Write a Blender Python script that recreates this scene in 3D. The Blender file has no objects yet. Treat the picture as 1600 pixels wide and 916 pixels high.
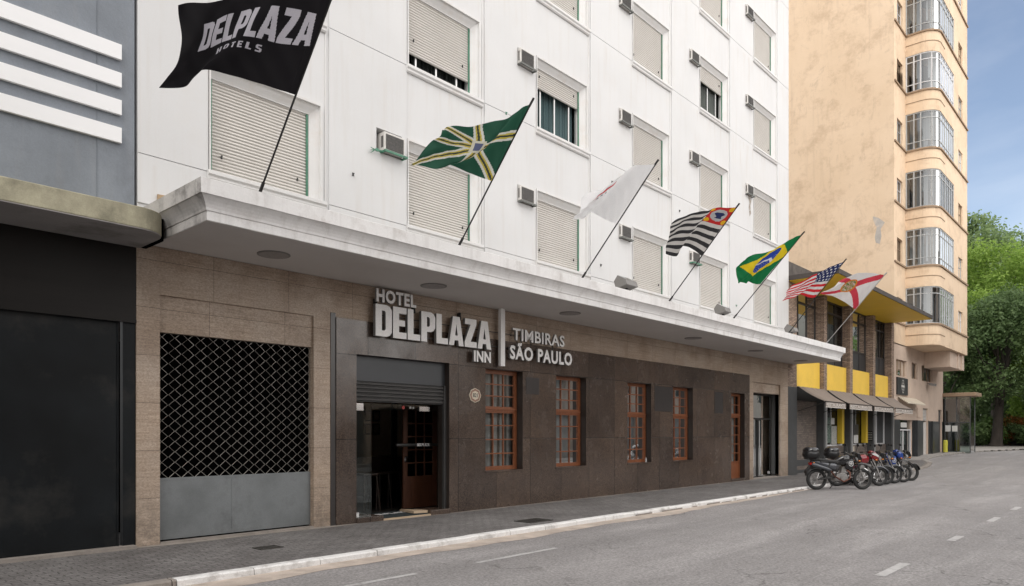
import bpy, math, random
import numpy as np
from mathutils import Vector, Matrix

random.seed(7)
rng = np.random.default_rng(7)
SC = bpy.context.scene
COL = SC.collection
R = math.radians

# ------------------------------------------------------------------ camera
cam = bpy.data.cameras.new("camera")
cam_o = bpy.data.objects.new("camera", cam)
COL.objects.link(cam_o)
SC.camera = cam_o
cam.sensor_width = 36.0
cam.lens = 1125 / 1600 * 36.0
cam.shift_y = 220 / 1600
cam.clip_end = 1500
YAW = math.atan(1023 / 1125)          # facade direction lies 42 degrees to the right of the view
CAMD = 10.70
cam_o.location = (0, -CAMD, 1.6)
cam_o.rotation_euler = (R(90), 0, YAW - R(90))

# ------------------------------------------------------------------ node materials
MATS = {}

def _new(name):
    m = bpy.data.materials.new(name)
    m.use_nodes = True
    nt = m.node_tree
    nt.nodes.clear()
    out = nt.nodes.new("ShaderNodeOutputMaterial")
    bs = nt.nodes.new("ShaderNodeBsdfPrincipled")
    nt.links.new(bs.outputs[0], out.inputs[0])
    return m, nt, bs, out

def N(nt, typ, **kw):
    n = nt.nodes.new(typ)
    for k, v in kw.items():
        if k.startswith("i_"):
            key = k[2:]
            key = int(key) if key.isdigit() else key.replace("_", " ")
            n.inputs[key].default_value = v
        else:
            setattr(n, k, v)
    return n

def pos_node(nt, scale=(1, 1, 1), swz=False):
    g = nt.nodes.new("ShaderNodeNewGeometry")
    src = g.outputs["Position"]
    if swz:   # (x+y, z, y)
        s = nt.nodes.new("ShaderNodeSeparateXYZ"); nt.links.new(src, s.inputs[0])
        a = N(nt, "ShaderNodeMath", operation="ADD"); nt.links.new(s.outputs[0], a.inputs[0]); nt.links.new(s.outputs[1], a.inputs[1])
        c = nt.nodes.new("ShaderNodeCombineXYZ"); nt.links.new(a.outputs[0], c.inputs[0]); nt.links.new(s.outputs[2], c.inputs[1])
        src = c.outputs[0]
    if scale == (1, 1, 1):
        return src
    m = N(nt, "ShaderNodeVectorMath", operation="MULTIPLY")
    nt.links.new(src, m.inputs[0]); m.inputs[1].default_value = scale
    return m.outputs[0]

def noise(nt, vec, scale, detail=4, rough=.55, dist=0):
    n = N(nt, "ShaderNodeTexNoise")
    nt.links.new(vec, n.inputs["Vector"])
    n.inputs["Scale"].default_value = scale; n.inputs["Detail"].default_value = detail
    n.inputs["Roughness"].default_value = rough; n.inputs["Distortion"].default_value = dist
    return n.outputs["Fac"]

def rng_map(nt, src, a, b, c=0., d=1.):
    m = N(nt, "ShaderNodeMapRange"); nt.links.new(src, m.inputs[0])
    m.inputs[1].default_value = a; m.inputs[2].default_value = b
    m.inputs[3].default_value = c; m.inputs[4].default_value = d
    return m.outputs[0]

def mixc(nt, fac, a, b, mode="MIX"):
    m = N(nt, "ShaderNodeMix", data_type="RGBA", blend_type=mode)
    if isinstance(fac, (int, float)): m.inputs[0].default_value = fac
    else: nt.links.new(fac, m.inputs[0])
    for i, v in ((6, a), (7, b)):
        if isinstance(v, (tuple, list)): m.inputs[i].default_value = (*v[:3], 1)
        else: nt.links.new(v, m.inputs[i])
    return m.outputs[2]

def mul(nt, a, b):
    m = N(nt, "ShaderNodeMath", operation="MULTIPLY")
    for i, v in ((0, a), (1, b)):
        if isinstance(v, (int, float)): m.inputs[i].default_value = v
        else: nt.links.new(v, m.inputs[i])
    return m.outputs[0]

def sc3(c, k): return tuple(min(1, v * k) for v in c)

def bump(nt, bs, h, strength, dist=.01):
    b = N(nt, "ShaderNodeBump"); b.inputs["Strength"].default_value = strength; b.inputs["Distance"].default_value = dist
    nt.links.new(h, b.inputs["Height"]); nt.links.new(b.outputs[0], bs.inputs["Normal"])

def mat(name, col, rough=.7, var=.12, scale=2., metal=0., bmp=.0, bscale=40., dirt=None, dirt_amt=.5, dirt_scale=1.2,
        streak=0., streak_col=(.25, .21, .17), spec=.5, fine=.06, fscale=60., coat=0., stretch=(1, 1, 1)):
    if name in MATS: return MATS[name]
    m, nt, bs, out = _new(name)
    p = pos_node(nt, stretch)
    c = mixc(nt, rng_map(nt, noise(nt, p, scale, 5), .3, .7), sc3(col, 1 - var), sc3(col, 1 + var))
    if fine: c = mixc(nt, rng_map(nt, noise(nt, p, fscale, 3), .25, .75), c, mixc(nt, 1., c, (1 - fine * 3,) * 3, "MULTIPLY"))
    if dirt is not None:
        f = rng_map(nt, noise(nt, p, dirt_scale, 8, .68), .52, .72, 0, dirt_amt)
        c = mixc(nt, f, c, dirt)
    if streak:
        ps = pos_node(nt, (5, 5, .35))
        f = rng_map(nt, noise(nt, ps, 1.3, 7, .62), .52, .8, 0, streak)
        c = mixc(nt, f, c, streak_col)
    nt.links.new(c, bs.inputs["Base Color"])
    bs.inputs["Roughness"].default_value = rough
    bs.inputs["Metallic"].default_value = metal
    bs.inputs["Specular IOR Level"].default_value = spec
    if coat: bs.inputs["Coat Weight"].default_value = coat
    if bmp: bump(nt, bs, noise(nt, p, bscale, 6, .6), bmp)
    MATS[name] = m
    return m

def add_runoff(name, z0, pitch, col, amt):
    nt = MATS[name].node_tree; bs = [n for n in nt.nodes if n.type == "BSDF_PRINCIPLED"][0]
    src = bs.inputs["Base Color"].links[0].from_socket
    s = nt.nodes.new("ShaderNodeSeparateXYZ"); nt.links.new(pos_node(nt), s.inputs[0])
    a = N(nt, "ShaderNodeMath", operation="SUBTRACT"); nt.links.new(s.outputs[2], a.inputs[0]); a.inputs[1].default_value = z0
    d = N(nt, "ShaderNodeMath", operation="DIVIDE"); nt.links.new(a.outputs[0], d.inputs[0]); d.inputs[1].default_value = pitch
    f = N(nt, "ShaderNodeMath", operation="FRACT"); nt.links.new(d.outputs[0], f.inputs[0])
    fall = rng_map(nt, f.outputs[0], .45, .97, 0, 1)
    st = rng_map(nt, noise(nt, pos_node(nt, (9, 9, .5)), 1., 5, .7), .52, .72)
    gate = rng_map(nt, noise(nt, pos_node(nt, (.7, .7, .3)), 1., 2), .42, .6)
    m = mul(nt, mul(nt, mul(nt, fall, st), gate), amt)
    nt.links.new(mixc(nt, m, src, col), bs.inputs["Base Color"])

def brick(nt, vec, bw, rh, mortar, c1, c2, cm, offset=.5, smooth=.1, bias=0.):
    b = N(nt, "ShaderNodeTexBrick", offset=offset)
    nt.links.new(vec, b.inputs["Vector"])
    b.inputs["Color1"].default_value = (*c1, 1); b.inputs["Color2"].default_value = (*c2, 1); b.inputs["Mortar"].default_value = (*cm, 1)
    b.inputs["Scale"].default_value = 1; b.inputs["Mortar Size"].default_value = mortar; b.inputs["Mortar Smooth"].default_value = smooth
    b.inputs["Brick Width"].default_value = bw; b.inputs["Row Height"].default_value = rh; b.inputs["Bias"].default_value = bias
    return b

def mat_granite():
    m, nt, bs, out = _new("brown_granite")
    p = pos_node(nt, swz=True)
    b = brick(nt, p, 1.12, 1.50, .006, (.094, .068, .053), (.062, .047, .039), (.020, .016, .014), 0.0)
    pw = pos_node(nt)
    c = mixc(nt, rng_map(nt, noise(nt, pw, 48, 5, .85), .38, .62), mixc(nt, 1., b.outputs[0], (.42, .42, .44), "MULTIPLY"), mixc(nt, 1., b.outputs[0], (1.75, 1.68, 1.6), "MULTIPLY"))
    c = mixc(nt, rng_map(nt, noise(nt, pw, 1.1, 6, .65), .35, .7), c, mixc(nt, 1., c, (.66, .67, .7), "MULTIPLY"))
    c = mixc(nt, rng_map(nt, noise(nt, pos_node(nt, (2.5, 2.5, .5)), 1.0, 6, .7), .55, .8, 0, .35), c, (.15, .125, .11))
    nt.links.new(c, bs.inputs["Base Color"])
    nt.links.new(rng_map(nt, noise(nt, pw, 1.6, 5, .6), .3, .7, .10, .34), bs.inputs["Roughness"])
    bs.inputs["Specular IOR Level"].default_value = .5
    inv = N(nt, "ShaderNodeMath", operation="SUBTRACT"); inv.inputs[0].default_value = 1; nt.links.new(b.outputs["Fac"], inv.inputs[1])
    bump(nt, bs, inv.outputs[0], .5, .004)
    MATS["granite"] = m; return m

def mat_travertine():
    m, nt, bs, out = _new("travertine_stone")
    p = pos_node(nt, swz=True)
    b = brick(nt, p, 1.26, .68, .0035, (.52, .415, .325), (.44, .34, .26), (.14, .10, .075), 0.0)
    strata = noise(nt, pos_node(nt, (.8, .8, 14)), 2.2, 8, .68, .4)
    c = mixc(nt, rng_map(nt, strata, .36, .66), mixc(nt, 1., b.outputs[0], (.74, .71, .68), "MULTIPLY"), mixc(nt, 1., b.outputs[0], (1.14, 1.14, 1.14), "MULTIPLY"))
    c = mixc(nt, rng_map(nt, noise(nt, pos_node(nt), .7, 6, .65), .42, .66, 0, .7), c, mixc(nt, 1., b.outputs[0], (1.02, 1.08, 1.16), "MULTIPLY"))
    pits = noise(nt, pos_node(nt, (1, 1, 3)), 45, 3, .7)
    c = mixc(nt, rng_map(nt, pits, .62, .7, 0, .5), c, (.09, .07, .055))
    big = noise(nt, pos_node(nt), 1.3, 8, .7)
    c = mixc(nt, rng_map(nt, big, .48, .70, 0, .6), c, (.20, .13, .085))
    c = mixc(nt, rng_map(nt, noise(nt, pos_node(nt, (1, 1, 1.6)), 30, 5, .82), .38, .60), mixc(nt, 1., c, (.58, .56, .54), "MULTIPLY"), c)
    # splash dirt low on the stone
    s = nt.nodes.new("ShaderNodeSeparateXYZ"); nt.links.new(pos_node(nt), s.inputs[0])
    low = rng_map(nt, s.outputs[2], .95, .0, 0, .8)
    c = mixc(nt, mul(nt, low, rng_map(nt, noise(nt, pos_node(nt), 5, 6, .7), .35, .6)), c, (.10, .08, .065))
    nt.links.new(c, bs.inputs["Base Color"])
    bs.inputs["Roughness"].default_value = .55
    inv = N(nt, "ShaderNodeMath", operation="SUBTRACT"); inv.inputs[0].default_value = 1; nt.links.new(b.outputs["Fac"], inv.inputs[1])
    bump(nt, bs, inv.outputs[0], .4, .004)
    MATS["travertine"] = m; return m

def mat_paver():
    m, nt, bs, out = _new("stone_pavers")
    p = pos_node(nt)
    w = N(nt, "ShaderNodeVectorMath", operation="ADD")
    ns = N(nt, "ShaderNodeTexNoise"); nt.links.new(p, ns.inputs[0]); ns.inputs["Scale"].default_value = 7
    sc = N(nt, "ShaderNodeVectorMath", operation="SCALE"); nt.links.new(ns.outputs["Color"], sc.inputs[0]); sc.inputs["Scale"].default_value = .03
    nt.links.new(p, w.inputs[0]); nt.links.new(sc.outputs[0], w.inputs[1])
    b = brick(nt, w.outputs[0], .21, .11, .007, (.205, .196, .192), (.155, .148, .144), (.07, .063, .058), .5, .3)
    c = mixc(nt, rng_map(nt, noise(nt, p, .8, 6, .65), .35, .7), b.outputs[0], mixc(nt, 1., b.outputs[0], (.62, .6, .6), "MULTIPLY"))
    c = mixc(nt, rng_map(nt, noise(nt, p, 26, 5, .8), .36, .64), mixc(nt, 1., c, (.55, .55, .55), "MULTIPLY"), mixc(nt, 1., c, (1.35, 1.35, 1.35), "MULTIPLY"))
    c = mixc(nt, rng_map(nt, noise(nt, p, 2.6, 8, .7), .62, .72, 0, .6), c, (.05, .046, .042))
    nt.links.new(c, bs.inputs["Base Color"])
    bs.inputs["Roughness"].default_value = .8
    inv = N(nt, "ShaderNodeMath", operation="SUBTRACT"); inv.inputs[0].default_value = 1; nt.links.new(b.outputs["Fac"], inv.inputs[1])
    bump(nt, bs, inv.outputs[0], .7, .008)
    MATS["paver"] = m; return m

def mat_asphalt():
    m, nt, bs, out = _new("asphalt")
    p = pos_node(nt)
    c = mixc(nt, rng_map(nt, noise(nt, p, .35, 6, .6), .3, .7), (.225, .214, .212), (.29, .276, .273))
    # long wear bands along the street
    c = mixc(nt, rng_map(nt, noise(nt, pos_node(nt, (.05, .9, 1)), 1., 4, .6), .4, .7, 0, .5), c, (.165, .158, .156))
    c = mixc(nt, rng_map(nt, noise(nt, pos_node(nt, (.22, 1.6, 1)), .9, 6, .7), .50, .66, 0, .45), c, (.37, .355, .35))
    c = mixc(nt, rng_map(nt, noise(nt, p, .9, 7, .7), .50, .68, 0, .5), c, (.19, .18, .177))
    c = mixc(nt, rng_map(nt, noise(nt, p, 30, 6, .85), .36, .64), mixc(nt, 1., c, (.48, .48, .48), "MULTIPLY"), mixc(nt, 1., c, (1.42, 1.42, 1.42), "MULTIPLY"))
    v = N(nt, "ShaderNodeTexVoronoi", feature="DISTANCE_TO_EDGE"); v.inputs["Scale"].default_value = .55
    wp = N(nt, "ShaderNodeVectorMath", operation="ADD")
    ns = N(nt, "ShaderNodeTexNoise"); nt.links.new(p, ns.inputs[0]); ns.inputs["Scale"].default_value = 2.2; ns.inputs["Detail"].default_value = 6
    nt.links.new(p, wp.inputs[0]); nt.links.new(ns.outputs["Color"], wp.inputs[1]); nt.links.new(wp.outputs[0], v.inputs[0])
    crack = rng_map(nt, v.outputs[0], .0, .014, 1, 0)
    crack = mul(nt, crack, rng_map(nt, noise(nt, p, .4, 3), .52, .62))
    c = mixc(nt, mul(nt, crack, .7), c, (.05, .047, .045))
    c = mixc(nt, rng_map(nt, noise(nt, p, 1.7, 8, .72), .62, .70, 0, .6), c, (.09, .085, .083))
    nt.links.new(c, bs.inputs["Base Color"])
    bs.inputs["Roughness"].default_value = .75
    bump(nt, bs, noise(nt, p, 90, 3, .8), .55, .006)
    MATS["asphalt"] = m; return m

def mat_peach():
    m, nt, bs, out = _new("peach_render")
    p = pos_node(nt)
    c = mixc(nt, rng_map(nt, noise(nt, p, .35, 6, .6), .3, .7), (.66, .50, .345), (.74, .575, .415))
    c = mixc(nt, rng_map(nt, noise(nt, pos_node(nt, (.8, .8, 1)), .9, 10, .74), .50, .66, 0, .55), c, (.45, .32, .21))
    c = mixc(nt, rng_map(nt, noise(nt, pos_node(nt, (1.5, 1.5, .8)), 1.1, 10, .8, .6), .55, .66, 0, .38), c, (.36, .265, .185))
    c = mixc(nt, rng_map(nt, noise(nt, pos_node(nt, (4, 4, .3)), 1., 7, .65), .56, .8, 0, .35), c, (.40, .29, .20))
    c = mixc(nt, rng_map(nt, noise(nt, p, 3.2, 9, .75), .66, .72, 0, .4), c, (.30, .22, .16))
    nt.links.new(c, bs.inputs["Base Color"])
    bs.inputs["Roughness"].default_value = .88
    bump(nt, bs, noise(nt, p, 6, 8, .7), .25, .03)
    MATS["peach"] = m; return m

def mat_brick(name, c1, c2, cm, bw, rh, mo, rough=.8, bmp=.6):
    m, nt, bs, out = _new(name)
    p = pos_node(nt, swz=True)
    b = brick(nt, p, bw, rh, mo, c1, c2, cm, .5, .2)
    c = mixc(nt, rng_map(nt, noise(nt, pos_node(nt, (1, 1, 2.5)), 9, 5, .7), .3, .7), mixc(nt, 1., b.outputs[0], (.6, .6, .6), "MULTIPLY"), mixc(nt, 1., b.outputs[0], (1.3, 1.3, 1.3), "MULTIPLY"))
    nt.links.new(c, bs.inputs["Base Color"]); bs.inputs["Roughness"].default_value = rough
    inv = N(nt, "ShaderNodeMath", operation="SUBTRACT"); inv.inputs[0].default_value = 1; nt.links.new(b.outputs["Fac"], inv.inputs[1])
    bump(nt, bs, inv.outputs[0], bmp, .01)
    MATS[name] = m; return m

def mat_wood(name, c1, c2, rough=.35, stretch=(8, 8, .8)):
    m, nt, bs, out = _new(name)
    c = mixc(nt, rng_map(nt, noise(nt, pos_node(nt, stretch), 3, 6, .6, 1.2), .3, .7), c1, c2)
    nt.links.new(c, bs.inputs["Base Color"]); bs.inputs["Roughness"].default_value = rough
    MATS[name] = m; return m

def mat_glass(name, tint=(.6, .63, .63), gl=.09, rough=.02, ior=1.33):
    m, nt, bs, out = _new(name)
    nt.nodes.remove(bs)
    tr = nt.nodes.new("ShaderNodeBsdfTransparent"); tr.inputs[0].default_value = (*tint, 1)
    g = nt.nodes.new("ShaderNodeBsdfGlossy"); g.inputs["Roughness"].default_value = rough; g.inputs[0].default_value = (.95, .97, .98, 1)
    fr = nt.nodes.new("ShaderNodeFresnel"); fr.inputs[0].default_value = ior
    ad = N(nt, "ShaderNodeMath", operation="ADD"); nt.links.new(fr.outputs[0], ad.inputs[0]); ad.inputs[1].default_value = gl; ad.use_clamp = True
    mx = nt.nodes.new("ShaderNodeMixShader")
    nt.links.new(ad.outputs[0], mx.inputs[0]); nt.links.new(tr.outputs[0], mx.inputs[1]); nt.links.new(g.outputs[0], mx.inputs[2])
    nt.links.new(mx.outputs[0], out.inputs[0])
    # wavy old glass
    b = N(nt, "ShaderNodeBump"); b.inputs["Strength"].default_value = .06; b.inputs["Distance"].default_value = .02
    nt.links.new(noise(nt, pos_node(nt), 2.2, 2), b.inputs["Height"]); nt.links.new(b.outputs[0], g.inputs["Normal"])
    MATS[name] = m; return m

def mat_curtain(name, c1, c2, sc=9):
    m, nt, bs, out = _new(name)
    c = mixc(nt, rng_map(nt, noise(nt, pos_node(nt, (sc, sc, .25)), 1.4, 4, .5, .6), .3, .7), c1, c2)
    nt.links.new(c, bs.inputs["Base Color"]); bs.inputs["Roughness"].default_value = .9
    MATS[name] = m; return m

def mat_leaf(name, c1, c2, c3, trans=.25):
    m, nt, bs, out = _new(name)
    p = pos_node(nt)
    c = mixc(nt, rng_map(nt, noise(nt, p, .35, 4, .6), .35, .65), c1, c2)
    c = mixc(nt, rng_map(nt, noise(nt, p, 3.5, 3, .7), .45, .75), c, c3)
    oi = nt.nodes.new("ShaderNodeNewGeometry")
    c = mixc(nt, rng_map(nt, oi.outputs["Random Per Island"], 0, 1, 0, .6), c, mixc(nt, 1., c, (.62, .68, .58), "MULTIPLY"))
    nt.links.new(c, bs.inputs["Base Color"]); bs.inputs["Roughness"].default_value = .55
    bs.inputs["Specular IOR Level"].default_value = .3
    tl = nt.nodes.new("ShaderNodeBsdfTranslucent"); nt.links.new(c, tl.inputs[0])
    mx = nt.nodes.new("ShaderNodeMixShader"); mx.inputs[0].default_value = trans
    nt.links.new(bs.outputs[0], mx.inputs[1]); nt.links.new(tl.outputs[0], mx.inputs[2]); nt.links.new(mx.outputs[0], out.inputs[0])
    MATS[name] = m; return m

def mat_attr(name, rough=.85, trans=.5):
    """woven cloth whose printed design is stored as a colour per face"""
    m, nt, bs, out = _new(name)
    a = N(nt, "ShaderNodeVertexColor", layer_name="design")
    w = rng_map(nt, noise(nt, pos_node(nt), 180, 2), .3, .7, .88, 1.06)
    cc = nt.nodes.new("ShaderNodeCombineColor")
    for i in range(3): nt.links.new(w, cc.inputs[i])
    c = mixc(nt, 1., a.outputs[0], cc.outputs[0], "MULTIPLY")
    nt.links.new(c, bs.inputs["Base Color"]); bs.inputs["Roughness"].default_value = rough
    tl = nt.nodes.new("ShaderNodeBsdfTranslucent"); nt.links.new(c, tl.inputs[0])
    mx = nt.nodes.new("ShaderNodeMixShader"); mx.inputs[0].default_value = trans
    nt.links.new(bs.outputs[0], mx.inputs[1]); nt.links.new(tl.outputs[0], mx.inputs[2]); nt.links.new(mx.outputs[0], out.inputs[0])
    MATS[name] = m; return m

mat("white_paint", (.625, .625, .628), .75, .03, .8, bmp=.05, bscale=8, dirt=(.60, .56, .52), dirt_amt=.22, dirt_scale=.9, streak=.24, streak_col=(.48, .42, .36), fine=.01)
mat("white_trim", (.66, .655, .65), .7, .03, 2, dirt=(.55, .46, .38), dirt_amt=.3, dirt_scale=3, streak=.18, streak_col=(.45, .37, .30), fine=.01)
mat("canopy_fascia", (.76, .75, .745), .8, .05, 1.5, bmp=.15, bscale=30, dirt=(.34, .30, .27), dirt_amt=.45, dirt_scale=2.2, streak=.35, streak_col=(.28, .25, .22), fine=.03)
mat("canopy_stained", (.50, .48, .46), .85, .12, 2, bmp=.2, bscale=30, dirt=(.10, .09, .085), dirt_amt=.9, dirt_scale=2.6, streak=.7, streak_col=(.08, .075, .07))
mat("canopy_top", (.34, .33, .31), .9, .2, 2, dirt=(.15, .14, .12), dirt_amt=.6)
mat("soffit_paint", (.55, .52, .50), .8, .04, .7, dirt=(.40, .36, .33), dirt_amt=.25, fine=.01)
mat("shutter_paint", (.62, .595, .56), .6, .03, 2, dirt=(.42, .36, .31), dirt_amt=.2, dirt_scale=4, fine=.01)
mat("green_steel", (.055, .20, .125), .5, .2, 8, dirt=(.16, .13, .10), dirt_amt=.4, dirt_scale=12)
mat("dark_room", (.02, .019, .018), .9, .1)
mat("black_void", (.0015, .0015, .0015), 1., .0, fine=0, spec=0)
mat("ac_case", (.66, .64, .61), .5, .08, 6, dirt=(.28, .24, .2), dirt_amt=.4, dirt_scale=8)
mat("ac_bracket", (.13, .135, .125), .6, .2, 10)
mat("ac_grille", (.12, .115, .11), .5, .2, 30, dirt=(.22, .2, .18), dirt_amt=.4, dirt_scale=30)
mat("alu", (.55, .55, .54), .38, .05, metal=.8)
mat("chrome", (.75, .75, .75), .15, .02, metal=1., fine=0)
mat("galv", (.21, .225, .232), .45, .22, 1.6, metal=.35, dirt=(.11, .115, .12), dirt_amt=.85, dirt_scale=1.6, bmp=.1, bscale=3)
mat("gate_wire", (.34, .325, .30), .45, .1, metal=.6)
mat("black_steel_gate", (.0062, .0078, .0092), .5, .5, .9, spec=.18, dirt=(.035, .033, .030), dirt_amt=.8, dirt_scale=.8, bmp=.1, bscale=2)
mat("dark_band", (.011, .009, .008), .45, .25, 1, spec=.2, stretch=(.3, .3, 5))
mat("grey_paint", (.215, .238, .27), .85, .14, 1.2, bmp=.5, bscale=14, dirt=(.12, .13, .15), dirt_amt=.6, dirt_scale=1.1, streak=.25, streak_col=(.27, .26, .25), fine=.04)
mat("white_stripe", (.80, .80, .81), .7, .02, 2, fine=0)
mat("old_concrete", (.37, .345, .25), .9, .25, 3, bmp=.6, bscale=14, dirt=(.13, .125, .09), dirt_amt=.85, dirt_scale=2.2, streak=.4, streak_col=(.17, .155, .12))
mat("grey_soffit", (.30, .285, .28), .9, .15, 1.2, bmp=.3, bscale=8, dirt=(.12, .11, .10), dirt_amt=.8, dirt_scale=1.4)
mat("dark_metal_panel", (.050, .053, .058), .42, .12, 1.5, metal=.3)
mat("patch_tar", (.16, .152, .15), .9, .3, 6, dirt=(.22, .21, .207), dirt_amt=1., dirt_scale=3)
mat("stone_plain", (.26, .22, .19), .9, .1, 1)
mat("slat_metal", (.085, .083, .082), .45, .1, 3, metal=.4)
mat("sign_white", (.88, .87, .86), .4, .02, 3)
mat("sign_side", (.27, .265, .26), .5, .04, 3)
mat("black_iron", (.02, .019, .018), .5, .1)
mat("black_plastic", (.012, .012, .013), .4, .15)
mat("rubber", (.018, .018, .018), .75, .15, bmp=.2, bscale=60)
mat("engine_metal", (.34, .33, .32), .35, .2, 20, metal=.7)
mat("bike_black", (.012, .012, .014), .22, .1, coat=.5)
mat("bike_grey", (.075, .08, .092), .3, .1, coat=.4, metal=.3)
mat("bike_red", (.20, .012, .016), .22, .08, coat=.6)
mat("bike_wine", (.12, .015, .03), .22, .08, coat=.6)
mat("bike_blue", (.015, .05, .24), .22, .08, coat=.6)
mat("bike_white", (.6, .6, .6), .3, .05, coat=.4)
mat("copper_pipe", (.20, .085, .06), .4, .3, metal=.8)
mat("seat_vinyl", (.02, .02, .021), .6, .15, bmp=.2, bscale=40)
mat("lens", (.55, .56, .57), .1, .05, spec=.8)
mat("lens_red", (.4, .02, .02), .15, .05)
mat("lens_orange", (.6, .18, .02), .2, .05)
mat("kerb_white", (.72, .71, .70), .8, .06, 3, bmp=.5, bscale=18, dirt=(.24, .22, .20), dirt_amt=.85, dirt_scale=3.2)
mat("kerb_stone", (.27, .24, .215), .9, .15, 3, bmp=.4, bscale=20, dirt=(.12, .105, .09), dirt_amt=.7, dirt_scale=4)
mat("gutter_concrete", (.46, .39, .335), .9, .2, 3, bmp=.3, bscale=20, dirt=(.2, .17, .15), dirt_amt=.5, dirt_scale=2.5)
mat("far_paving", (.30, .28, .26), .9, .12, .8, bmp=.2, bscale=8)
mat("road_paint", (.46, .45, .445), .8, .1, 6, dirt=(.19, .182, .178), dirt_amt=.95, dirt_scale=9)
mat("road_paint_worn", (.27, .262, .258), .8, .1, 6, dirt=(.18, .172, .17), dirt_amt=1., dirt_scale=5)
mat("iron_grate", (.06, .055, .05), .6, .2, 10, metal=.4)
mat("yellow_panel", (.95, .63, .09), .55, .05, 1, dirt=(.5, .33, .05), dirt_amt=.25, streak=.12, streak_col=(.4, .3, .1))
mat("yellow_soffit", (.86, .56, .03), .55, .04, 1)
mat("slab_edge", (.06, .05, .045), .8, .2, 3)
mat("parapet_stone", (.10, .085, .075), .9, .35, 3.5, bmp=.6, bscale=12, dirt=(.03, .027, .025), dirt_amt=.8, dirt_scale=3)
mat("awning_cloth", (.235, .195, .170), .85, .08, 1.5, dirt=(.16, .13, .11), dirt_amt=.3)
mat("awning_text", (.62, .58, .54), .8, .05, 8)
mat("pillar_grey", (.062, .064, .066), .5, .15, 3, bmp=.1, bscale=14)
mat("pillar_grey_lit", (.30, .30, .295), .6, .1, 3)  # pillar grey lightened to paint the daylight on its front
mat("yellow_post", (.66, .46, .03), .5, .05, 2)
mat("window_dark_frame", (.035, .030, .028), .5, .1)
mat("paper", (.62, .62, .60), .7, .03, 8)
mat("poster_green", (.07, .12, .10), .6, .5, 14, dirt=(.45, .42, .38), dirt_amt=.9, dirt_scale=14)
mat("poster_mixed", (.42, .42, .40), .6, .3, 18, dirt=(.07, .13, .06), dirt_amt=1., dirt_scale=16)
mat("chalkboard", (.015, .015, .015), .7, .15, 5)
mat("chalk", (.5, .5, .48), .9, .2, 20)
mat("pink_render", (.60, .475, .385), .9, .07, .8, bmp=.15, bscale=10, dirt=(.30, .22, .17), dirt_amt=.4, dirt_scale=1.4, streak=.3, streak_col=(.30, .22, .17))
mat("peach_trim", (.34, .24, .16), .9, .15, 2, dirt=(.16, .12, .09), dirt_amt=.6, dirt_scale=2)
mat("black_tile", (.032, .034, .036), .3, .2, 3, bmp=.05)
mat("bay_frame", (.42, .43, .43), .5, .08, 4)
mat("bay_frame_white", (.66, .66, .67), .5, .05, 4)
mat("sign_black", (.018, .020, .022), .4, .1)
mat("bollard_yellow", (.55, .52, .06), .6, .1, 5, dirt=(.15, .14, .1), dirt_amt=.5, dirt_scale=8)
mat("bark", (.055, .045, .038), .95, .3, 4, bmp=.8, bscale=10, stretch=(1, 1, .3))
mat("soil", (.10, .075, .055), .95, .3, 2, bmp=.5, bscale=8)
mat("lobby_wall", (.10, .085, .07), .8, .1)
mat("warm_wall", (.80, .62, .46), .8, .05, 2)
mat("dark_floor", (.03, .026, .023), .4, .2, 2)
mat("mat_rubber", (.018, .028, .030), .9, .2, 20)
mat("pale_wood", (.50, .38, .26), .7, .15, 3, stretch=(1, 6, 6))
mat("picture_paper", (.35, .25, .18), .7, .3, 9)
mat("plaque_cream", (.62, .55, .44), .4, .06, 10)
mat("plaque_brown", (.25, .12, .08), .4, .5, 45, dirt=(.55, .48, .38), dirt_amt=.9, dirt_scale=40)
mat("red_sticker", (.55, .05, .04), .5, .05)
mat("dark_slab", (.042, .037, .036), .3, .15, 2)
mat("reveal_dark_reflection", (.035, .027, .023), .35, .2, 3)  # granite reveals, their dark reflection painted into the colour
mat("grille_grey", (.30, .28, .27), .6, .1, 20)
mat("stool_wood", (.03, .018, .012), .4, .2, 5)
mat("peeled", (.36, .32, .28), .9, .3, 8, dirt=(.60, .60, .60), dirt_amt=1., dirt_scale=7)
mat("grey_repair", (.50, .46, .42), .9, .15, 3, dirt=(.66, .51, .37), dirt_amt=1., dirt_scale=3)
mat("plywood", (.42, .30, .18), .8, .15, 3, dirt=(.15, .1, .07), dirt_amt=.6, dirt_scale=5)
mat("far_facade", (.42, .40, .37), .9, .08, .6, streak=.3)
mat("far_glass", (.05, .06, .07), .15, .2)
mat("lamp_housing", (.22, .21, .20), .6, .1)
mat("drain_pipe", (.40, .41, .41), .5, .1)
add_runoff("white_paint", 5.42, 3.06, (.47, .40, .33), .55)
add_runoff("peach", 7.55, 3.2, (.34, .26, .19), .5) if "peach" in MATS else None
mat_granite(); mat_travertine(); mat_paver(); mat_asphalt(); mat_peach()
mat_brick("stone_strip_brick", (.42, .31, .24), (.24, .17, .13), (.05, .04, .033), .26, .055, .006)
mat_brick("tile_brick", (.24, .195, .165), (.15, .125, .11), (.05, .043, .038), .24, .075, .005, .45, .4)
mat_brick("grey_tile", (.080, .084, .086), (.068, .070, .072), (.04, .04, .04), .12, .06, .003, .45, .3)
mat_wood("wood_orange", (.155, .052, .022), (.25, .088, .036), .36)
mat_wood("wood_dark", (.045, .017, .009), (.08, .03, .014), .45)
mat_glass("glass_window", (.72, .74, .74), .01, ior=1.26)
mat_glass("glass_upper", (.62, .68, .68), .0, ior=1.04)
mat_glass("glass_door", (.80, .86, .85), .03)
mat_glass("glass_dark", (.16, .18, .18), .05)
mat_glass("glass_green", (.50, .62, .59), .22, .08)
mat_glass("glass_bay", (.55, .58, .60), .10)
mat_curtain("curtain_pale", (.40, .39, .375), (.33, .322, .31))
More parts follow.
